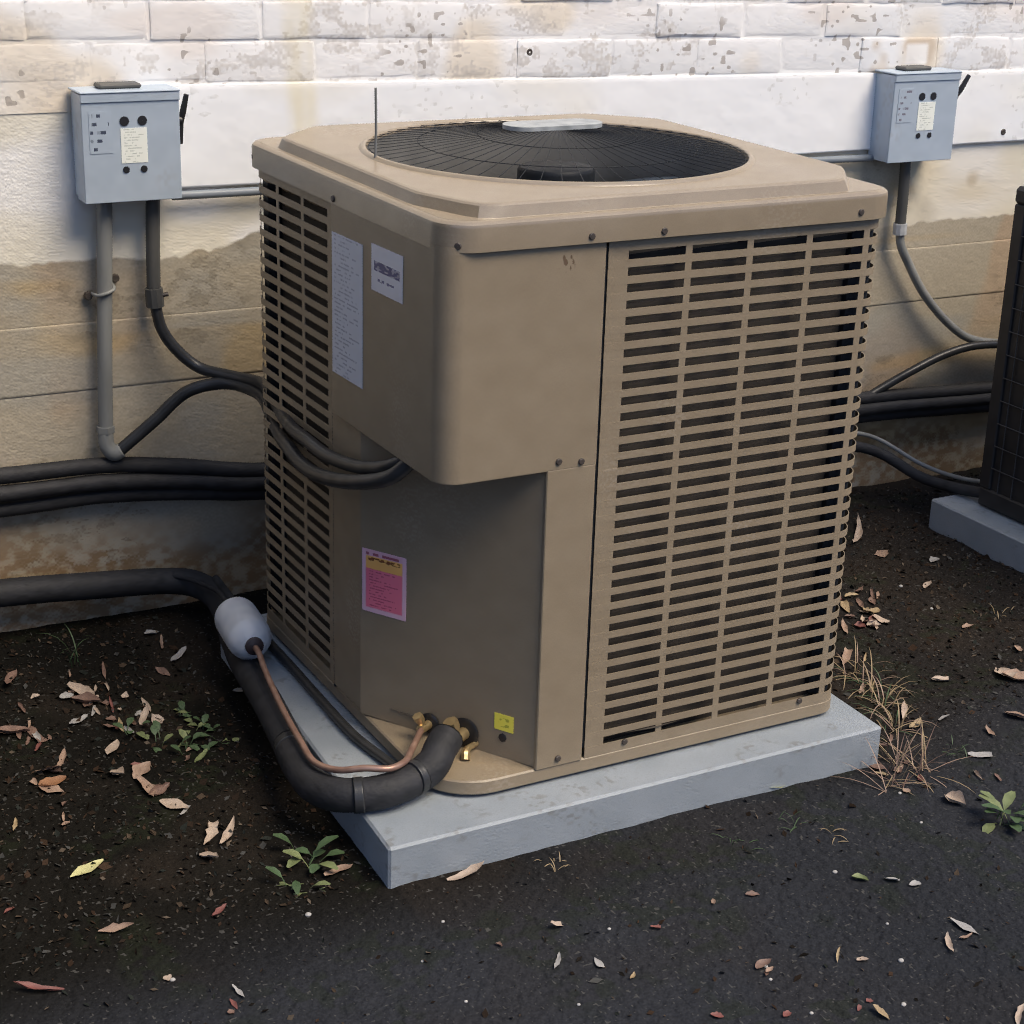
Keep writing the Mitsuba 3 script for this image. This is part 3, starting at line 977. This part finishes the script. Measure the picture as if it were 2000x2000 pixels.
# conduits from the boxes
YC = WY - .035
k = single('conduit', tube([(-.186, YC, .792), (-.194, YC, .62), (-.201, YC, .48), (-.207, YC, .315)], .0145, 14, 6), 'conduit_grey',
           'grey rigid conduit running straight down from the left box', 'conduit', smooth=True)
strap = thing('conduit_strap', 'two-hole strap holding the straight grey conduit to the wall', 'strap')
put(strap, 'band', tube([(-.175, WY - .012, .625), (-.180, YC - .012, .619), (-.195, YC - .019, .614), (-.209, YC - .012, .609), (-.213, WY - .012, .606)], .0038, 6, 5), 'conduit_grey', smooth=True)
for x, z in ((-.166, .632), (-.220, .602)):
    put(strap, 'screw', disc_screw((x, WY - .008, z), (0, -1, 0), .0085, .008), 'screw', smooth=30)
el = thing('conduit_fitting', 'grey elbow fitting where the left conduit meets the black cable', 'fitting')
put(el, 'body', tube([(-.207, YC, .335), (-.206, YC - .004, .305), (-.195, YC - .010, .290), (-.180, YC - .014, .296)], [.0155, .016, .016, .0145], 12, 6), 'conduit_grey', smooth=True)
put(el, 'nut', tube([(-.207, YC, .345), (-.207, YC, .332)], .0185, 6, 3), 'conduit_grey', smooth=20)
single('cable', tube([(-.190, YC - .012, .290), (-.118, YC - .03, .352), (-.052, YC - .05, .412), (.016, 1.0, .430), (.05, .92, .428), (.03, .80, .424), (.0, .68, .424), (-.028, .56, .436), (-.040, .47, .436), (-.046, .38, .446), (-.040, .23, .482), (-.018, .15, .515), (.004, .125, .546)], .0125, 12, 8), 'cable_black',
       'black flexible cable arching from the elbow fitting to the control box', 'cable', smooth=True)
single('conduit', tube([(-.092, YC, .792), (-.096, YC, .69), (-.098, YC, .60)], .0135, 14, 5), 'conduit_dark',
       'short dark conduit stub hanging from the left box', 'conduit', smooth=True)
cf = thing('conduit_fitting', 'grey fitting with a side screw below the short dark conduit', 'fitting')
put(cf, 'body', tube([(-.098, YC, .612), (-.096, YC, .575)], .0175, 10, 4), 'conduit_dark', smooth=35)
put(cf, 'screw', tube([(-.096, YC, .594), (-.072, YC - .008, .600)], .0045, 6, 3), 'screw', smooth=True)
single('cable', tube([(-.097, YC, .585), (-.086, YC - .004, .53), (-.060, YC - .012, .487), (-.022, YC - .03, .452), (.022, 1.0, .445), (.056, .92, .448), (.034, .80, .452), (.006, .68, .460), (-.020, .56, .470), (-.030, .47, .478), (-.030, .38, .478), (-.022, .24, .500), (-.010, .17, .525), (.010, .14, .546)], .0115, 12, 8), 'cable_black',
       'black flexible cable from the short dark conduit to the control box', 'cable', smooth=True)
# grey pipe along the render edge between the boxes
single('conduit', tube([(-.05, WY - .024, .786), (.5, WY - .024, .783), (1.1, WY - .022, .777), (1.66, WY - .022, .772)], .0085, 10, 4), 'emt_blue',
       'thin grey conduit running along the wall between the two boxes', 'conduit', smooth=True)
# right box
single('conduit', tube([(1.752, YC, .768), (1.755, YC, .70), (1.756, YC, .60)], .013, 14, 5), 'conduit_dark',
       'short dark conduit hanging from the right box', 'conduit', smooth=True)
cf = thing('conduit_fitting', 'small fitting below the right box conduit', 'fitting')
put(cf, 'body', tube([(1.756, YC, .612), (1.757, YC, .585)], .017, 10, 4), 'zinc', smooth=35)
single('cable', tube([(1.757, YC, .60), (1.764, YC, .56), (1.795, YC, .51), (1.851, YC, .434), (1.94, YC, .35), (2.02, YC, .300), (2.15, YC, .272), (2.4, YC, .23)], .0105, 12, 8), 'conduit_grey',
       'grey flexible cable curving from the right box behind the dark unit', 'cable', smooth=True)
single('cable', tube([(.6, YC, .11), (1.2, YC, .10), (1.55, YC, .125), (1.66, YC, .160), (1.738, YC, .193), (1.83, YC - .01, .235), (1.93, YC - .012, .268), (2.01, YC - .02, .284), (2.15, YC - .02, .276), (2.4, YC - .02, .24)], .0105, 12, 8), 'cable_black',
       'black cable rising from behind the tan unit towards the dark unit', 'cable', smooth=True)

# bundle of black hoses along the wall
hz = [[(-2.5, .31), (-1.0, .300), (-.42, .270), (-.21, .263), (-.05, .238), (.105, .207), (.5, .19), (1.2, .185), (1.72, .178), (2.15, .155), (3.2, .14)],
      [(-2.5, .27), (-1.0, .262), (-.42, .236), (-.21, .230), (-.05, .208), (.105, .182), (.5, .165), (1.2, .158), (1.72, .152), (2.15, .130), (3.2, .115)],
      [(-2.5, .235), (-1.0, .222), (-.42, .199), (-.21, .197), (-.05, .180), (.105, .158), (.5, .14), (1.2, .135), (1.72, .128), (2.15, .105), (3.2, .09)]]
hl = ['uppermost black hose of the bundle running along the foot of the wall', 'middle black hose of the bundle along the wall', 'lowest black hose of the bundle along the wall']
for i, pts in enumerate(hz):
    P = [(x, WY - .030 - .012 * (i == 1) + .005 * math.sin(3 * x + i), z) for x, z in pts]
    single('hose', tube(P, .0165, 12, 10, wob=.04, seed=i), 'foam_black', hl[i], 'hose', group='black hoses along the wall', smooth=True)

# thick insulated suction pipe: low along the wall, elbow, then forward beside the pad and round to the valve
suction = tube([(-2.5, 1.07, .06), (-1.2, 1.07, .055), (-.44, 1.07, .034), (-.25, 1.07, .018), (-.10, 1.07, .002), (-.055, 1.05, -.002), (-.030, .99, -.006), (-.035, .90, -.010), (-.060, .78, -.016), (-.085, .65, -.014), (-.105, .50, -.006), (-.132, .33, .0),
                (-.155, .20, .006), (-.158, .12, .014), (-.135, .062, .026), (-.08, .036, .034), (-.02, .045, .040), (.012, .052, .054), (.032, .068, .068), (.054, .086, .076)], .0275, 16, 8, wob=.025, seed=9)
single('insulated_pipe', suction, 'foam_black', 'thick black insulated pipe bending round the near corner of the grey pad', 'pipe', smooth=True)
single('cable', tube([(-.02, 1.0, .02), (-.024, .80, .010), (-.026, .60, .010), (-.030, .42, .010), (-.031, .27, .010), (-.020, .18, .010), (-.012, .12, .014), (.010, .085, .020), (.045, .10, .03)], .0085, 10, 8), 'cable_black',
       'thin black line hugging the left base of the tan unit down to its front corner', 'cable', smooth=True)
for j, (c0, c1) in enumerate((((-.137, .30), (-.142, .275)), ((-.128, .052), (-.112, .046)), ((-.03, .042), (-.015, .046)))):
    z_ = (.0015, .029, .0405)[j]
    put('insulated_pipe', 'tape_wrap', tube([(*c0, z_), ((c0[0] + c1[0]) / 2, (c0[1] + c1[1]) / 2, z_ + .0004), (*c1, z_ + .001)], .0287, 16, 3, wob=.012, seed=40 + j), 'cable_black', smooth=True)
# filter drier and the bare copper line
DA, DB = np.array([-.070, .765, .052]), np.array([-.086, .600, .050])
ax = (DB - DA) / np.linalg.norm(DB - DA)
LD = np.linalg.norm(DB - DA)
dr_ = thing('filter_drier', 'pale grey cylinder with a copper stub beside the left side of the air conditioner', 'filter drier')
put(dr_, 'shell', lathe([(.0001, 0), (.016, .002), (.032, .014), (.041, .03), (.042, .04), (.042, LD - .036), (.040, LD - .026), (.030, LD - .011), (.016, LD - .002), (.0001, LD)], 28, DA, ax), 'drier_paint', smooth=50)
put(dr_, 'collar', lathe([(.017, LD - .006), (.017, LD + .004), (.010, LD + .008), (.0001, LD + .008)], 18, DA, ax), 'dark_cap', smooth=40)
vs = on_panel(.145, .058, .03)
single('copper_line', tube([DB - ax * .005, DB + ax * .03, (-.104, .501, .050), (-.128, .359, .046), (-.146, .228, .046), (-.155, .142, .050), (-.139, .086, .060), (-.108, .054, .072), (-.072, .036, .072), (-.040, .050, .070), (-.012, .085, .066), vs], .0055, 10, 8), 'copper',
       'thin bare copper line curving from the grey cylinder to the small valve', 'pipe', smooth=True)
single('copper_line', tube([DA + ax * .005, DA - ax * .05, (-.05, .93, .03), (-.09, 1.05, .018), (-.2, 1.100, .02), (-.6, 1.104, .045), (-2.5, 1.104, .06)], .0045, 8, 8), 'foam_black',
       'thin dark line from the back of the grey cylinder to the wall', 'pipe', smooth=True)
# pipes to the second unit
single('insulated_pipe', tube([(.45, 1.05, .13), (1.0, 1.045, .12), (1.45, 1.03, .10), (1.62, 1.03, .082), (1.715, 1.02, .052), (1.77, .93, .012), (1.80, .82, .012), (1.83, .70, .03)], .0135, 14, 8, wob=.03, seed=4), 'foam_black',
       'black insulated pipe running down to the back of the dark unit', 'pipe', smooth=True)
single('copper_line', tube([(.45, 1.06, .15), (1.0, 1.055, .14), (1.45, 1.045, .125), (1.62, 1.045, .112), (1.715, 1.04, .085), (1.79, .95, .035), (1.82, .84, .03), (1.85, .72, .05)], .0055, 10, 8), 'conduit_grey',
       'thin grey line alongside the pipe to the dark unit', 'pipe', smooth=True)

# ------------------------------------------------------------------ ground litter, leaves, stones and weeds
RIGHT = np.cross(FWD, UP)
FPX = 1000 / math.tan(math.radians(31.908 / 2))


def at(px, py, z=GZ):
    """ground point seen at a pixel of the 2000 px photograph (used once to find where each leaf lies)"""
    dd = FWD + (px - 1000) / FPX * RIGHT + (1000 - py) / FPX * UP
    t = (z - CAM[2]) / dd[2]
    p = CAM + t * dd
    p = p.copy()
    p[2] = ground_z(p[0], p[1])
    return p


def leaf_mesh(L, Wd, curl, bend, seed):
    g = np.random.default_rng(seed)
    us, vs = np.linspace(0, 1, 8), np.linspace(-1, 1, 5)
    torn = g.uniform(.5, .8) if g.random() < .3 else 0
    V, Fq = [], []
    cr, sw = curl * (1 + .3 * g.normal()), g.normal(0, .12)
    for u in us:
        if torn and u > torn:
            u = torn + .25 * (u - torn)
        w = Wd / 2 * (math.sin(math.pi * min(1, .04 + .96 * u)) ** .75 + .03) * (1 + .13 * g.normal())
        for v in vs:
            a = v * cr
            x = (u - .5) * L
            y = w * (math.sin(a) / max(cr, .05)) + sw * L * (u - .5) ** 2
            z = w * (1 - math.cos(a)) / max(cr, .05) + bend * L * ((u - .5) ** 2 - .05) + .02 * L * math.sin(9 * u + v * 2 + seed)
            V.append((x, y, z))
    V = np.array(V)
    for i in range(7):
        for j in range(4):
            Fq.append([i * 5 + j, i * 5 + j + 1, (i + 1) * 5 + j + 1, (i + 1) * 5 + j])
    return M(V, Fq)


def rot(yaw, pitch=0, roll=0):
    return trimesh.transformations.euler_matrix(roll, pitch, yaw, 'sxyz')[:3, :3]


def place_leaf(px, py, lpx, wpx, ang, colour, label, group=None, curl=.9, bend=.3, name='dead_leaf', cat_='leaf', seed=None):
    """a leaf whose long axis appears at angle ang (degrees, counter-clockwise in the picture)"""
    seed = seed if seed is not None else int(px * 7 + py)
    p = at(px, py)
    dx, dy = math.cos(math.radians(ang)), -math.sin(math.radians(ang))
    q = at(px + dx * 20, py + dy * 20)
    ax_ = (q - p)
    yaw = math.atan2(ax_[1], ax_[0])
    L = lpx * np.linalg.norm(ax_[:2]) / 20
    w0 = at(px - dy * 10, py + dx * 10) - p
    Wd = wpx * np.linalg.norm(w0[:2]) / 10 * .85
    g = np.random.default_rng(seed)
    m = leaf_mesh(L, max(Wd, .006), curl, bend, seed)
    R = rot(yaw, g.normal(0, .12), g.normal(0, .22))
    m.vertices = m.vertices @ R.T
    m.apply_translation(p - [0, 0, m.vertices[:, 2].min() - .0015])
    return single(name, m, 'leaf_' + colour, label, cat_, group, smooth=True)


LV = [
    (170, 1697, 72, 22, 30, 'yellow', 'narrow yellow leaf lying alone on the dark soil at lower left'),
    (228, 1812, 72, 14, 3, 'tan', 'thin tan leaf lying flat below the yellow leaf at lower left'),
    (75, 1935, 100, 16, 2, 'red', 'long thin reddish twig-like leaf in the lower left corner'),
    (415, 1622, 66, 26, 78, 'pale', 'pale curled leaf standing left of the pad corner, the wider of a close pair'),
    (446, 1630, 60, 16, 64, 'pale', 'narrow pale leaf, the right one of a close upright pair left of the pad corner'),
    (408, 1677, 46, 18, -25, 'pale', 'pale leaf just below the close upright pair of leaves'),
    (340, 1574, 58, 22, -18, 'pale', 'bright pale leaf at the lower end of the leaf pile left of the pad'),
    (364, 1580, 40, 11, 65, 'grey', 'small greyish leaf touching the bright pale leaf left of the pad'),
    (288, 1540, 50, 22, -50, 'tan', 'forked tan leaf in the middle of the leaf pile'),
    (275, 1508, 40, 20, 40, 'tan', 'tan leaf with upturned edge above the forked leaf'),
    (312, 1545, 46, 18, 30, 'brown', 'brown leaf under the forked tan leaf'),
    (228, 1515, 34, 20, -30, 'pale', 'small pale leaf left of the leaf pile'),
    (220, 1460, 36, 20, 60, 'pale', 'pale leaf above the leaf pile beside the weeds'),
    (160, 1350, 56, 18, -20, 'pale', 'pale curled leaf beneath the black pipe at far left'),
    (168, 1370, 60, 22, -8, 'brown', 'dark red-brown leaf under the pale curled leaf at far left'),
    (100, 1506, 62, 26, 15, 'tan', 'broad tan leaf, topmost of the group at the left edge'),
    (105, 1530, 56, 24, 20, 'rust', 'rust coloured leaf in the group at the left edge'),
    (122, 1482, 40, 16, 70, 'tan', 'upright tan leaf on the rust coloured leaf'),
    (100, 1545, 50, 18, -15, 'tan', 'lowest tan leaf of the group at the left edge'),
    (155, 1408, 40, 12, 30, 'grey', 'small pale grey leaf left of centre in the weedy strip'),
    (24, 1430, 70, 24, 5, 'brown', 'brown leaf cut by the left edge'),
    (75, 1440, 60, 16, -40, 'brown', 'brown curled leaf near the left edge'),
    (20, 1330, 40, 18, 60, 'brown', 'brown leaf under the black pipe at the left edge'),
    (283, 1400, 30, 18, 65, 'pale', 'small pale leaf amid the green weeds'),
    (308, 1406, 22, 18, 20, 'pale', 'roundish pale leaf fragment amid the green weeds'),
    (350, 1280, 36, 10, 35, 'grey', 'small grey-green leaf near the grey cylinder'),
    (395, 1474, 34, 12, 45, 'lime', 'small yellow-green leaf right of the weeds'),
    (660, 1700, 60, 18, 25, 'tan', 'tan leaf beside the near corner of the pad'),
    (912, 1714, 76, 18, 18, 'pale', 'long pale leaf lying against the front of the pad'),
    (430, 1775, 36, 12, 40, 'red', 'small reddish leaf left of the white pebble'),
    (330, 1905, 24, 14, 0, 'pale', 'small pale chip at lower left of centre'),
    (467, 1935, 34, 10, -45, 'grey', 'small grey chip at the bottom left'),
    (1866, 1561, 44, 26, -30, 'pale', 'curled pale leaf with a dark hollow at right'),
    (1885, 1811, 66, 14, -28, 'grey', 'long pale stick-like leaf at lower right'),
    (1853, 1845, 40, 13, -72, 'pale', 'small upright pale leaf beside the stick at lower right'),
    (1848, 1324, 56, 12, 0, 'pale', 'thin pale leaf lying right of the dry grass'),
    (1962, 1318, 40, 24, -45, 'pale', 'bright pale leaf at the right edge'),
    (1985, 1325, 60, 26, -10, 'tan', 'broad tan leaf at the right edge'),
    (1985, 1402, 50, 18, -20, 'tan', 'tan leaf below the broad leaf at the right edge'),
    (1765, 1390, 36, 20, 85, 'pale', 'pale curled leaf standing in the dry grass'),
    (1678, 1040, 46, 18, 80, 'pale', 'pale leaf behind the right corner of the tan unit'),
    (1655, 1275, 36, 20, 70, 'tan', 'tan leaf at the right rear of the pad'),
    (1722, 1210, 36, 14, -35, 'pale', 'pale leaf on the dark soil between the two units'),
    (1920, 1475, 60, 12, -2, 'grey', 'thin grey leaf right of the straw'),
    (1680, 1715, 34, 16, -10, 'lime', 'small olive leaf in front of the pad at right'),
    (1745, 1718, 36, 15, -15, 'grey', 'small grey leaf on the dark ground at right'),
    (1520, 1537, 50, 12, 18, 'yellow', 'yellowish leaf tucked under the right end of the pad'),
    (1990, 1980, 40, 24, 70, 'pale', 'pale leaf in the bottom right corner'),
    (1171, 1890, 34, 14, -60, 'grey', 'small upright grey leaf near the bottom centre'),
    (1090, 1812, 36, 12, 20, 'pale', 'small pale leaf in the middle of the dark ground'),
    (1285, 1812, 30, 12, 0, 'red', 'small reddish pale leaf right of bottom centre'),
    (1090, 1880, 36, 12, 75, 'grey', 'narrow grey leaf left of bottom centre'),
    (1490, 1885, 34, 18, 30, 'brown', 'small brown leaf near the bottom centre right'),
    (1720, 1980, 40, 16, -30, 'straw', 'straw coloured leaf near the bottom right'),
]
for i, (px, py, l, w, a, c, lab) in enumerate(LV):
    place_leaf(px, py, l, w, a, c, lab, curl=(.5, .9, 1.3)[i % 3], bend=(.15, .4, .25)[i % 3])
# smaller leaves and scraps nothing tells apart
cols = ['brown', 'tan', 'brown', 'pale', 'red', 'straw', 'grey']
g3 = np.random.default_rng(21)
zones = [((0, 1230, 470, 1640), 46, 'small dry leaf scrap in the weedy soil left of the pad', 'leaf scraps left of the pad'),
         ((1640, 1000, 1990, 1300), 26, 'small dry leaf scrap on the soil between the two units', 'leaf scraps between the units'),
         ((1680, 1330, 1990, 1560), 18, 'small dry leaf scrap around the straw right of the pad', 'leaf scraps right of the pad'),
         ((20, 1700, 1990, 1990), 17, 'small dry leaf scrap on the dark open ground in front', 'leaf scraps on the open ground')]
for (x0, y0, x1, y1), cnt, lab, grp in zones:
    lab0, grp0 = lab, grp
    for j in range(cnt):
        px, py = g3.uniform(x0, x1), g3.uniform(y0, y1)
        heaps = [(70, 1440), (95, 1515), (310, 1565), (240, 1400), (415, 1650), (180, 1360), (1700, 1430), (1960, 1330), (1690, 1180), (1760, 1500)]
        heaps = [h_ for h_ in heaps if x0 < h_[0] < x1 and y0 < h_[1] < y1]
        if heaps and g3.random() < .62:
            hx_, hy_ = heaps[g3.integers(len(heaps))]
            px, py = float(np.clip(hx_ + g3.normal(0, 30), x0, x1)), float(np.clip(hy_ + g3.normal(0, 20), y0, y1))
        if grp0.startswith('leaf scraps on the open') and 720 < px < 1720 and py < 1750 - (px - 760) * .25 + 20:
            continue
        cc = cols[g3.integers(len(cols))]
        word = {'brown': 'dark brown', 'tan': 'tan', 'pale': 'pale', 'red': 'reddish', 'straw': 'straw coloured', 'grey': 'grey'}[cc]
        lab, grp = lab0.replace('small dry', 'small dry ' + word).replace(word + ' brown', word), word + ' ' + grp0
        place_leaf(px, py, g3.uniform(14, 32), g3.uniform(7, 13), g3.uniform(0, 180), cc, lab, grp, curl=g3.uniform(.4, 1.4), bend=g3.uniform(0, .5), seed=int(5000 + j * 13 + x0))

# pebbles
PB = [(602, 1783, 15, 'white pebble left of the pad corner on the dark ground'), (337, 1908, 13, None), (1631, 1700, 12, 'white pebble right of centre on the open ground'), (1760, 1874, 14, 'bright white pebble at lower right'),
      (1733, 1803, 8, None), (865, 1800, 9, None), (1585, 1978, 10, None), (1765, 1960, 13, None), (825, 1878, 8, None), (1496, 1887, 10, None), (1505, 1912, 9, None), (910, 1958, 9, None), (1130, 1965, 9, None), (1190, 1815, 9, None), (1760, 1140, 10, 'white pebble between the two units'),
      (1820, 1183, 8, None), (1758, 1545, 9, None), (1800, 1600, 8, None)]
for px, py, s, lab in PB:
    p = at(px, py)
    sz = .85 * s / 2 * np.linalg.norm(at(px + 10, py) - p) / 10
    m = trimesh.creation.icosphere(subdivisions=2, radius=1)
    m.vertices = m.vertices * (1 + .25 * (np.asarray(noise3(m.vertices, 1.3, px * .1))[:, None] - .5)) * [sz, sz * .85, sz * .65]
    m.apply_translation(p + [0, 0, sz * .35])
    single('pebble', m, 'stone_pale', lab or 'small pale pebble on the dark ground', 'pebble', None if lab else 'small pale pebbles', smooth=True)

# fine litter: crumbs of leaf, bark and grit, one mass
g4 = np.random.default_rng(33)
Vl, Fl, Cl = [], [], []
pal = np.array([(.040, .026, .018), (.022, .016, .012), (.014, .012, .010), (.065, .048, .034), (.055, .055, .052), (.022, .025, .022), (.10, .08, .06)])
cnt = 0
while cnt < 14000:
    x, y = g4.uniform(-1.0, 2.5), g4.uniform(-.95, 1.1)
    dens = .08
    if x < -.1 and y > -.05:
        dens = .8
    if x > .85 and y > .0:
        dens = .7
    if g4.random() > dens or (-.13 < x < .84 and -.08 < y < .92):
        continue
    z = ground_z(x, y) if cnt % 1 == 0 else 0
    s = abs(g4.normal(0, .0035)) + .0015
    a = g4.uniform(0, 6.28)
    e = g4.uniform(.25, .8)
    R = rot(a, g4.normal(0, .5), g4.normal(0, .5))
    q = np.array([[-s, 0, 0], [0, -s * e, .0006], [s, 0, 0], [0, s * e, .0006]]) @ R.T + [x, y, z + .0022]
    b = len(Vl)
    Vl += list(q)
    Fl += [[b, b + 1, b + 2], [b, b + 2, b + 3]]
    Cl += [pal[g4.choice(7, p=[.18, .22, .2, .1, .12, .12, .06])] * g4.uniform(.7, 1.2)] * 4
    cnt += 1
scene['leaf_litter'] = mikit.ply(M(Vl, Fl), 'litter', color=np.array(Cl))
labels['leaf_litter'] = {'label': 'crumbs of leaf, bark and grit strewn over the soil', 'category': 'litter', 'kind': 'stuff'}


# weeds
def blade_plant(name, px, py, n, h, wd, colour, spreadf, label, cat_='plant', droop=.5, seed=1, round_=False):
    p = at(px, py)
    k = thing(name, label, cat_)
    g = np.random.default_rng(seed)
    for i in range(n):
        a = g.uniform(0, 6.28)
        L = h * g.uniform(.6, 1.15)
        tilt = g.uniform(.15, spreadf)
        base = p + [g.normal(0, .012), g.normal(0, .012), -.002]
        V, Fq = [], []
        for u in np.linspace(0, 1, 6):
            r = L * u
            th = tilt + droop * u * u
            c = base + np.array([math.cos(a) * r * math.sin(th), math.sin(a) * r * math.sin(th), r * math.cos(th)])
            if round_:
                w = wd * (.12 if u < .5 else math.sin(math.pi * (u - .42) / .62) ** .7)
            else:
                w = wd * (1 - u) ** .6 * (.4 + 1.2 * min(u, .5))
            s = np.array([-math.sin(a), math.cos(a), 0]) * w / 2
            V += [c - s, c + [0, 0, -w * .12], c + s]
        for q in range(5):
            for w_ in range(2):
                Fq.append([q * 3 + w_, q * 3 + w_ + 1, (q + 1) * 3 + w_ + 1, (q + 1) * 3 + w_])
        put(k, 'leaf' if wd > .006 else 'blade', M(V, Fq), 'leaf_' + (colour if isinstance(colour, str) else colour[i % len(colour)]), smooth=True)
    return k


blade_plant('weed', 608, 1682, 9, .058, .018, ['green', 'green', 'lime'], 1.0, 'broad-leaved green weed at the near corner of the pad', seed=3, round_=True)
blade_plant('weed', 585, 1725, 7, .045, .014, ['lime', 'green', 'lime'], 1.3, 'small yellow-green seedling in front of the broad-leaved weed', seed=4, round_=True)
blade_plant('weed', 1962, 1600, 13, .07, .020, ['green', 'lime', 'green'], 1.2, 'low green weed at the right edge of the ground', seed=5, round_=True)
for j, (px, py, n) in enumerate(((350, 1395, 9), (395, 1415, 9), (310, 1450, 8), (360, 1460, 8), (420, 1440, 7), (270, 1430, 6))):
    blade_plant('clover', px, py, n, .035, .014, ['green', 'green', 'lime'], 1.35, 'low green clover-like weed amid leaves left of the pad', seed=10 + j, round_=True)
    labels[list(labels)[-1]]['group'] = 'clover-like weeds left of the pad'
blade_plant('grass_tuft', 150, 1290, 6, .10, .004, 'green', .5, 'thin green grass blades below the black pipe at left', 'grass', seed=20)
for j, (px, py) in enumerate(((1700, 1340), (1725, 1375), (1745, 1420), (1668, 1310))):
    blade_plant('dry_grass', px, py, 22, .085, .0035, ['straw', 'straw', 'tan', 'green'], 1.45, 'tuft of dry straw coloured grass beside the right end of the pad', 'grass', droop=.5, seed=30 + j)
    labels[list(labels)[-1]]['group'] = 'dry grass tufts right of the pad'
for j, (px, py) in enumerate(((1750, 1490), (1735, 1530), (1800, 1500))):
    blade_plant('dry_grass', px, py, 20, .11, .003, ['straw', 'tan', 'brown'], 1.5, 'flattened straw lying beside the right corner of the pad', 'grass', droop=.2, seed=40 + j)
    labels[list(labels)[-1]]['group'] = 'flattened straw right of the pad'
for j, (px, py, c) in enumerate(((1090, 1690, 'straw'), (1440, 1640, 'green'), (1630, 1620, 'straw'), (1870, 1470, 'green'), (1550, 1610, 'green'), (1960, 1200, 'straw'))):
    blade_plant('grass_tuft', px, py, 9, .03, .0028, c, 1.3, 'tiny sparse tuft of grass on the dark ground around the pad', 'grass', seed=60 + j)
    labels[list(labels)[-1]]['group'] = 'tiny grass tufts'

# ------------------------------------------------------------------ dark board fence outside the picture on the left: it shades the left sides
fence = thing('board_fence', 'tall dark board fence at the left of the yard', 'fence')
y = -.25
i = 0
while y < .72:
    put(fence, 'board', box(-1.02, -.995, y, y + .145, GZ - .05, 2.2 + .01 * math.sin(i * 5), .003), 'fence_wood')
    y += .15
    i += 1
put(fence, 'rail', box(-1.06, -1.021, -.25, .78, 1.7, 1.79), 'fence_wood')
put(fence, 'rail', box(-1.06, -1.021, -.25, .78, .3, .39), 'fence_wood')
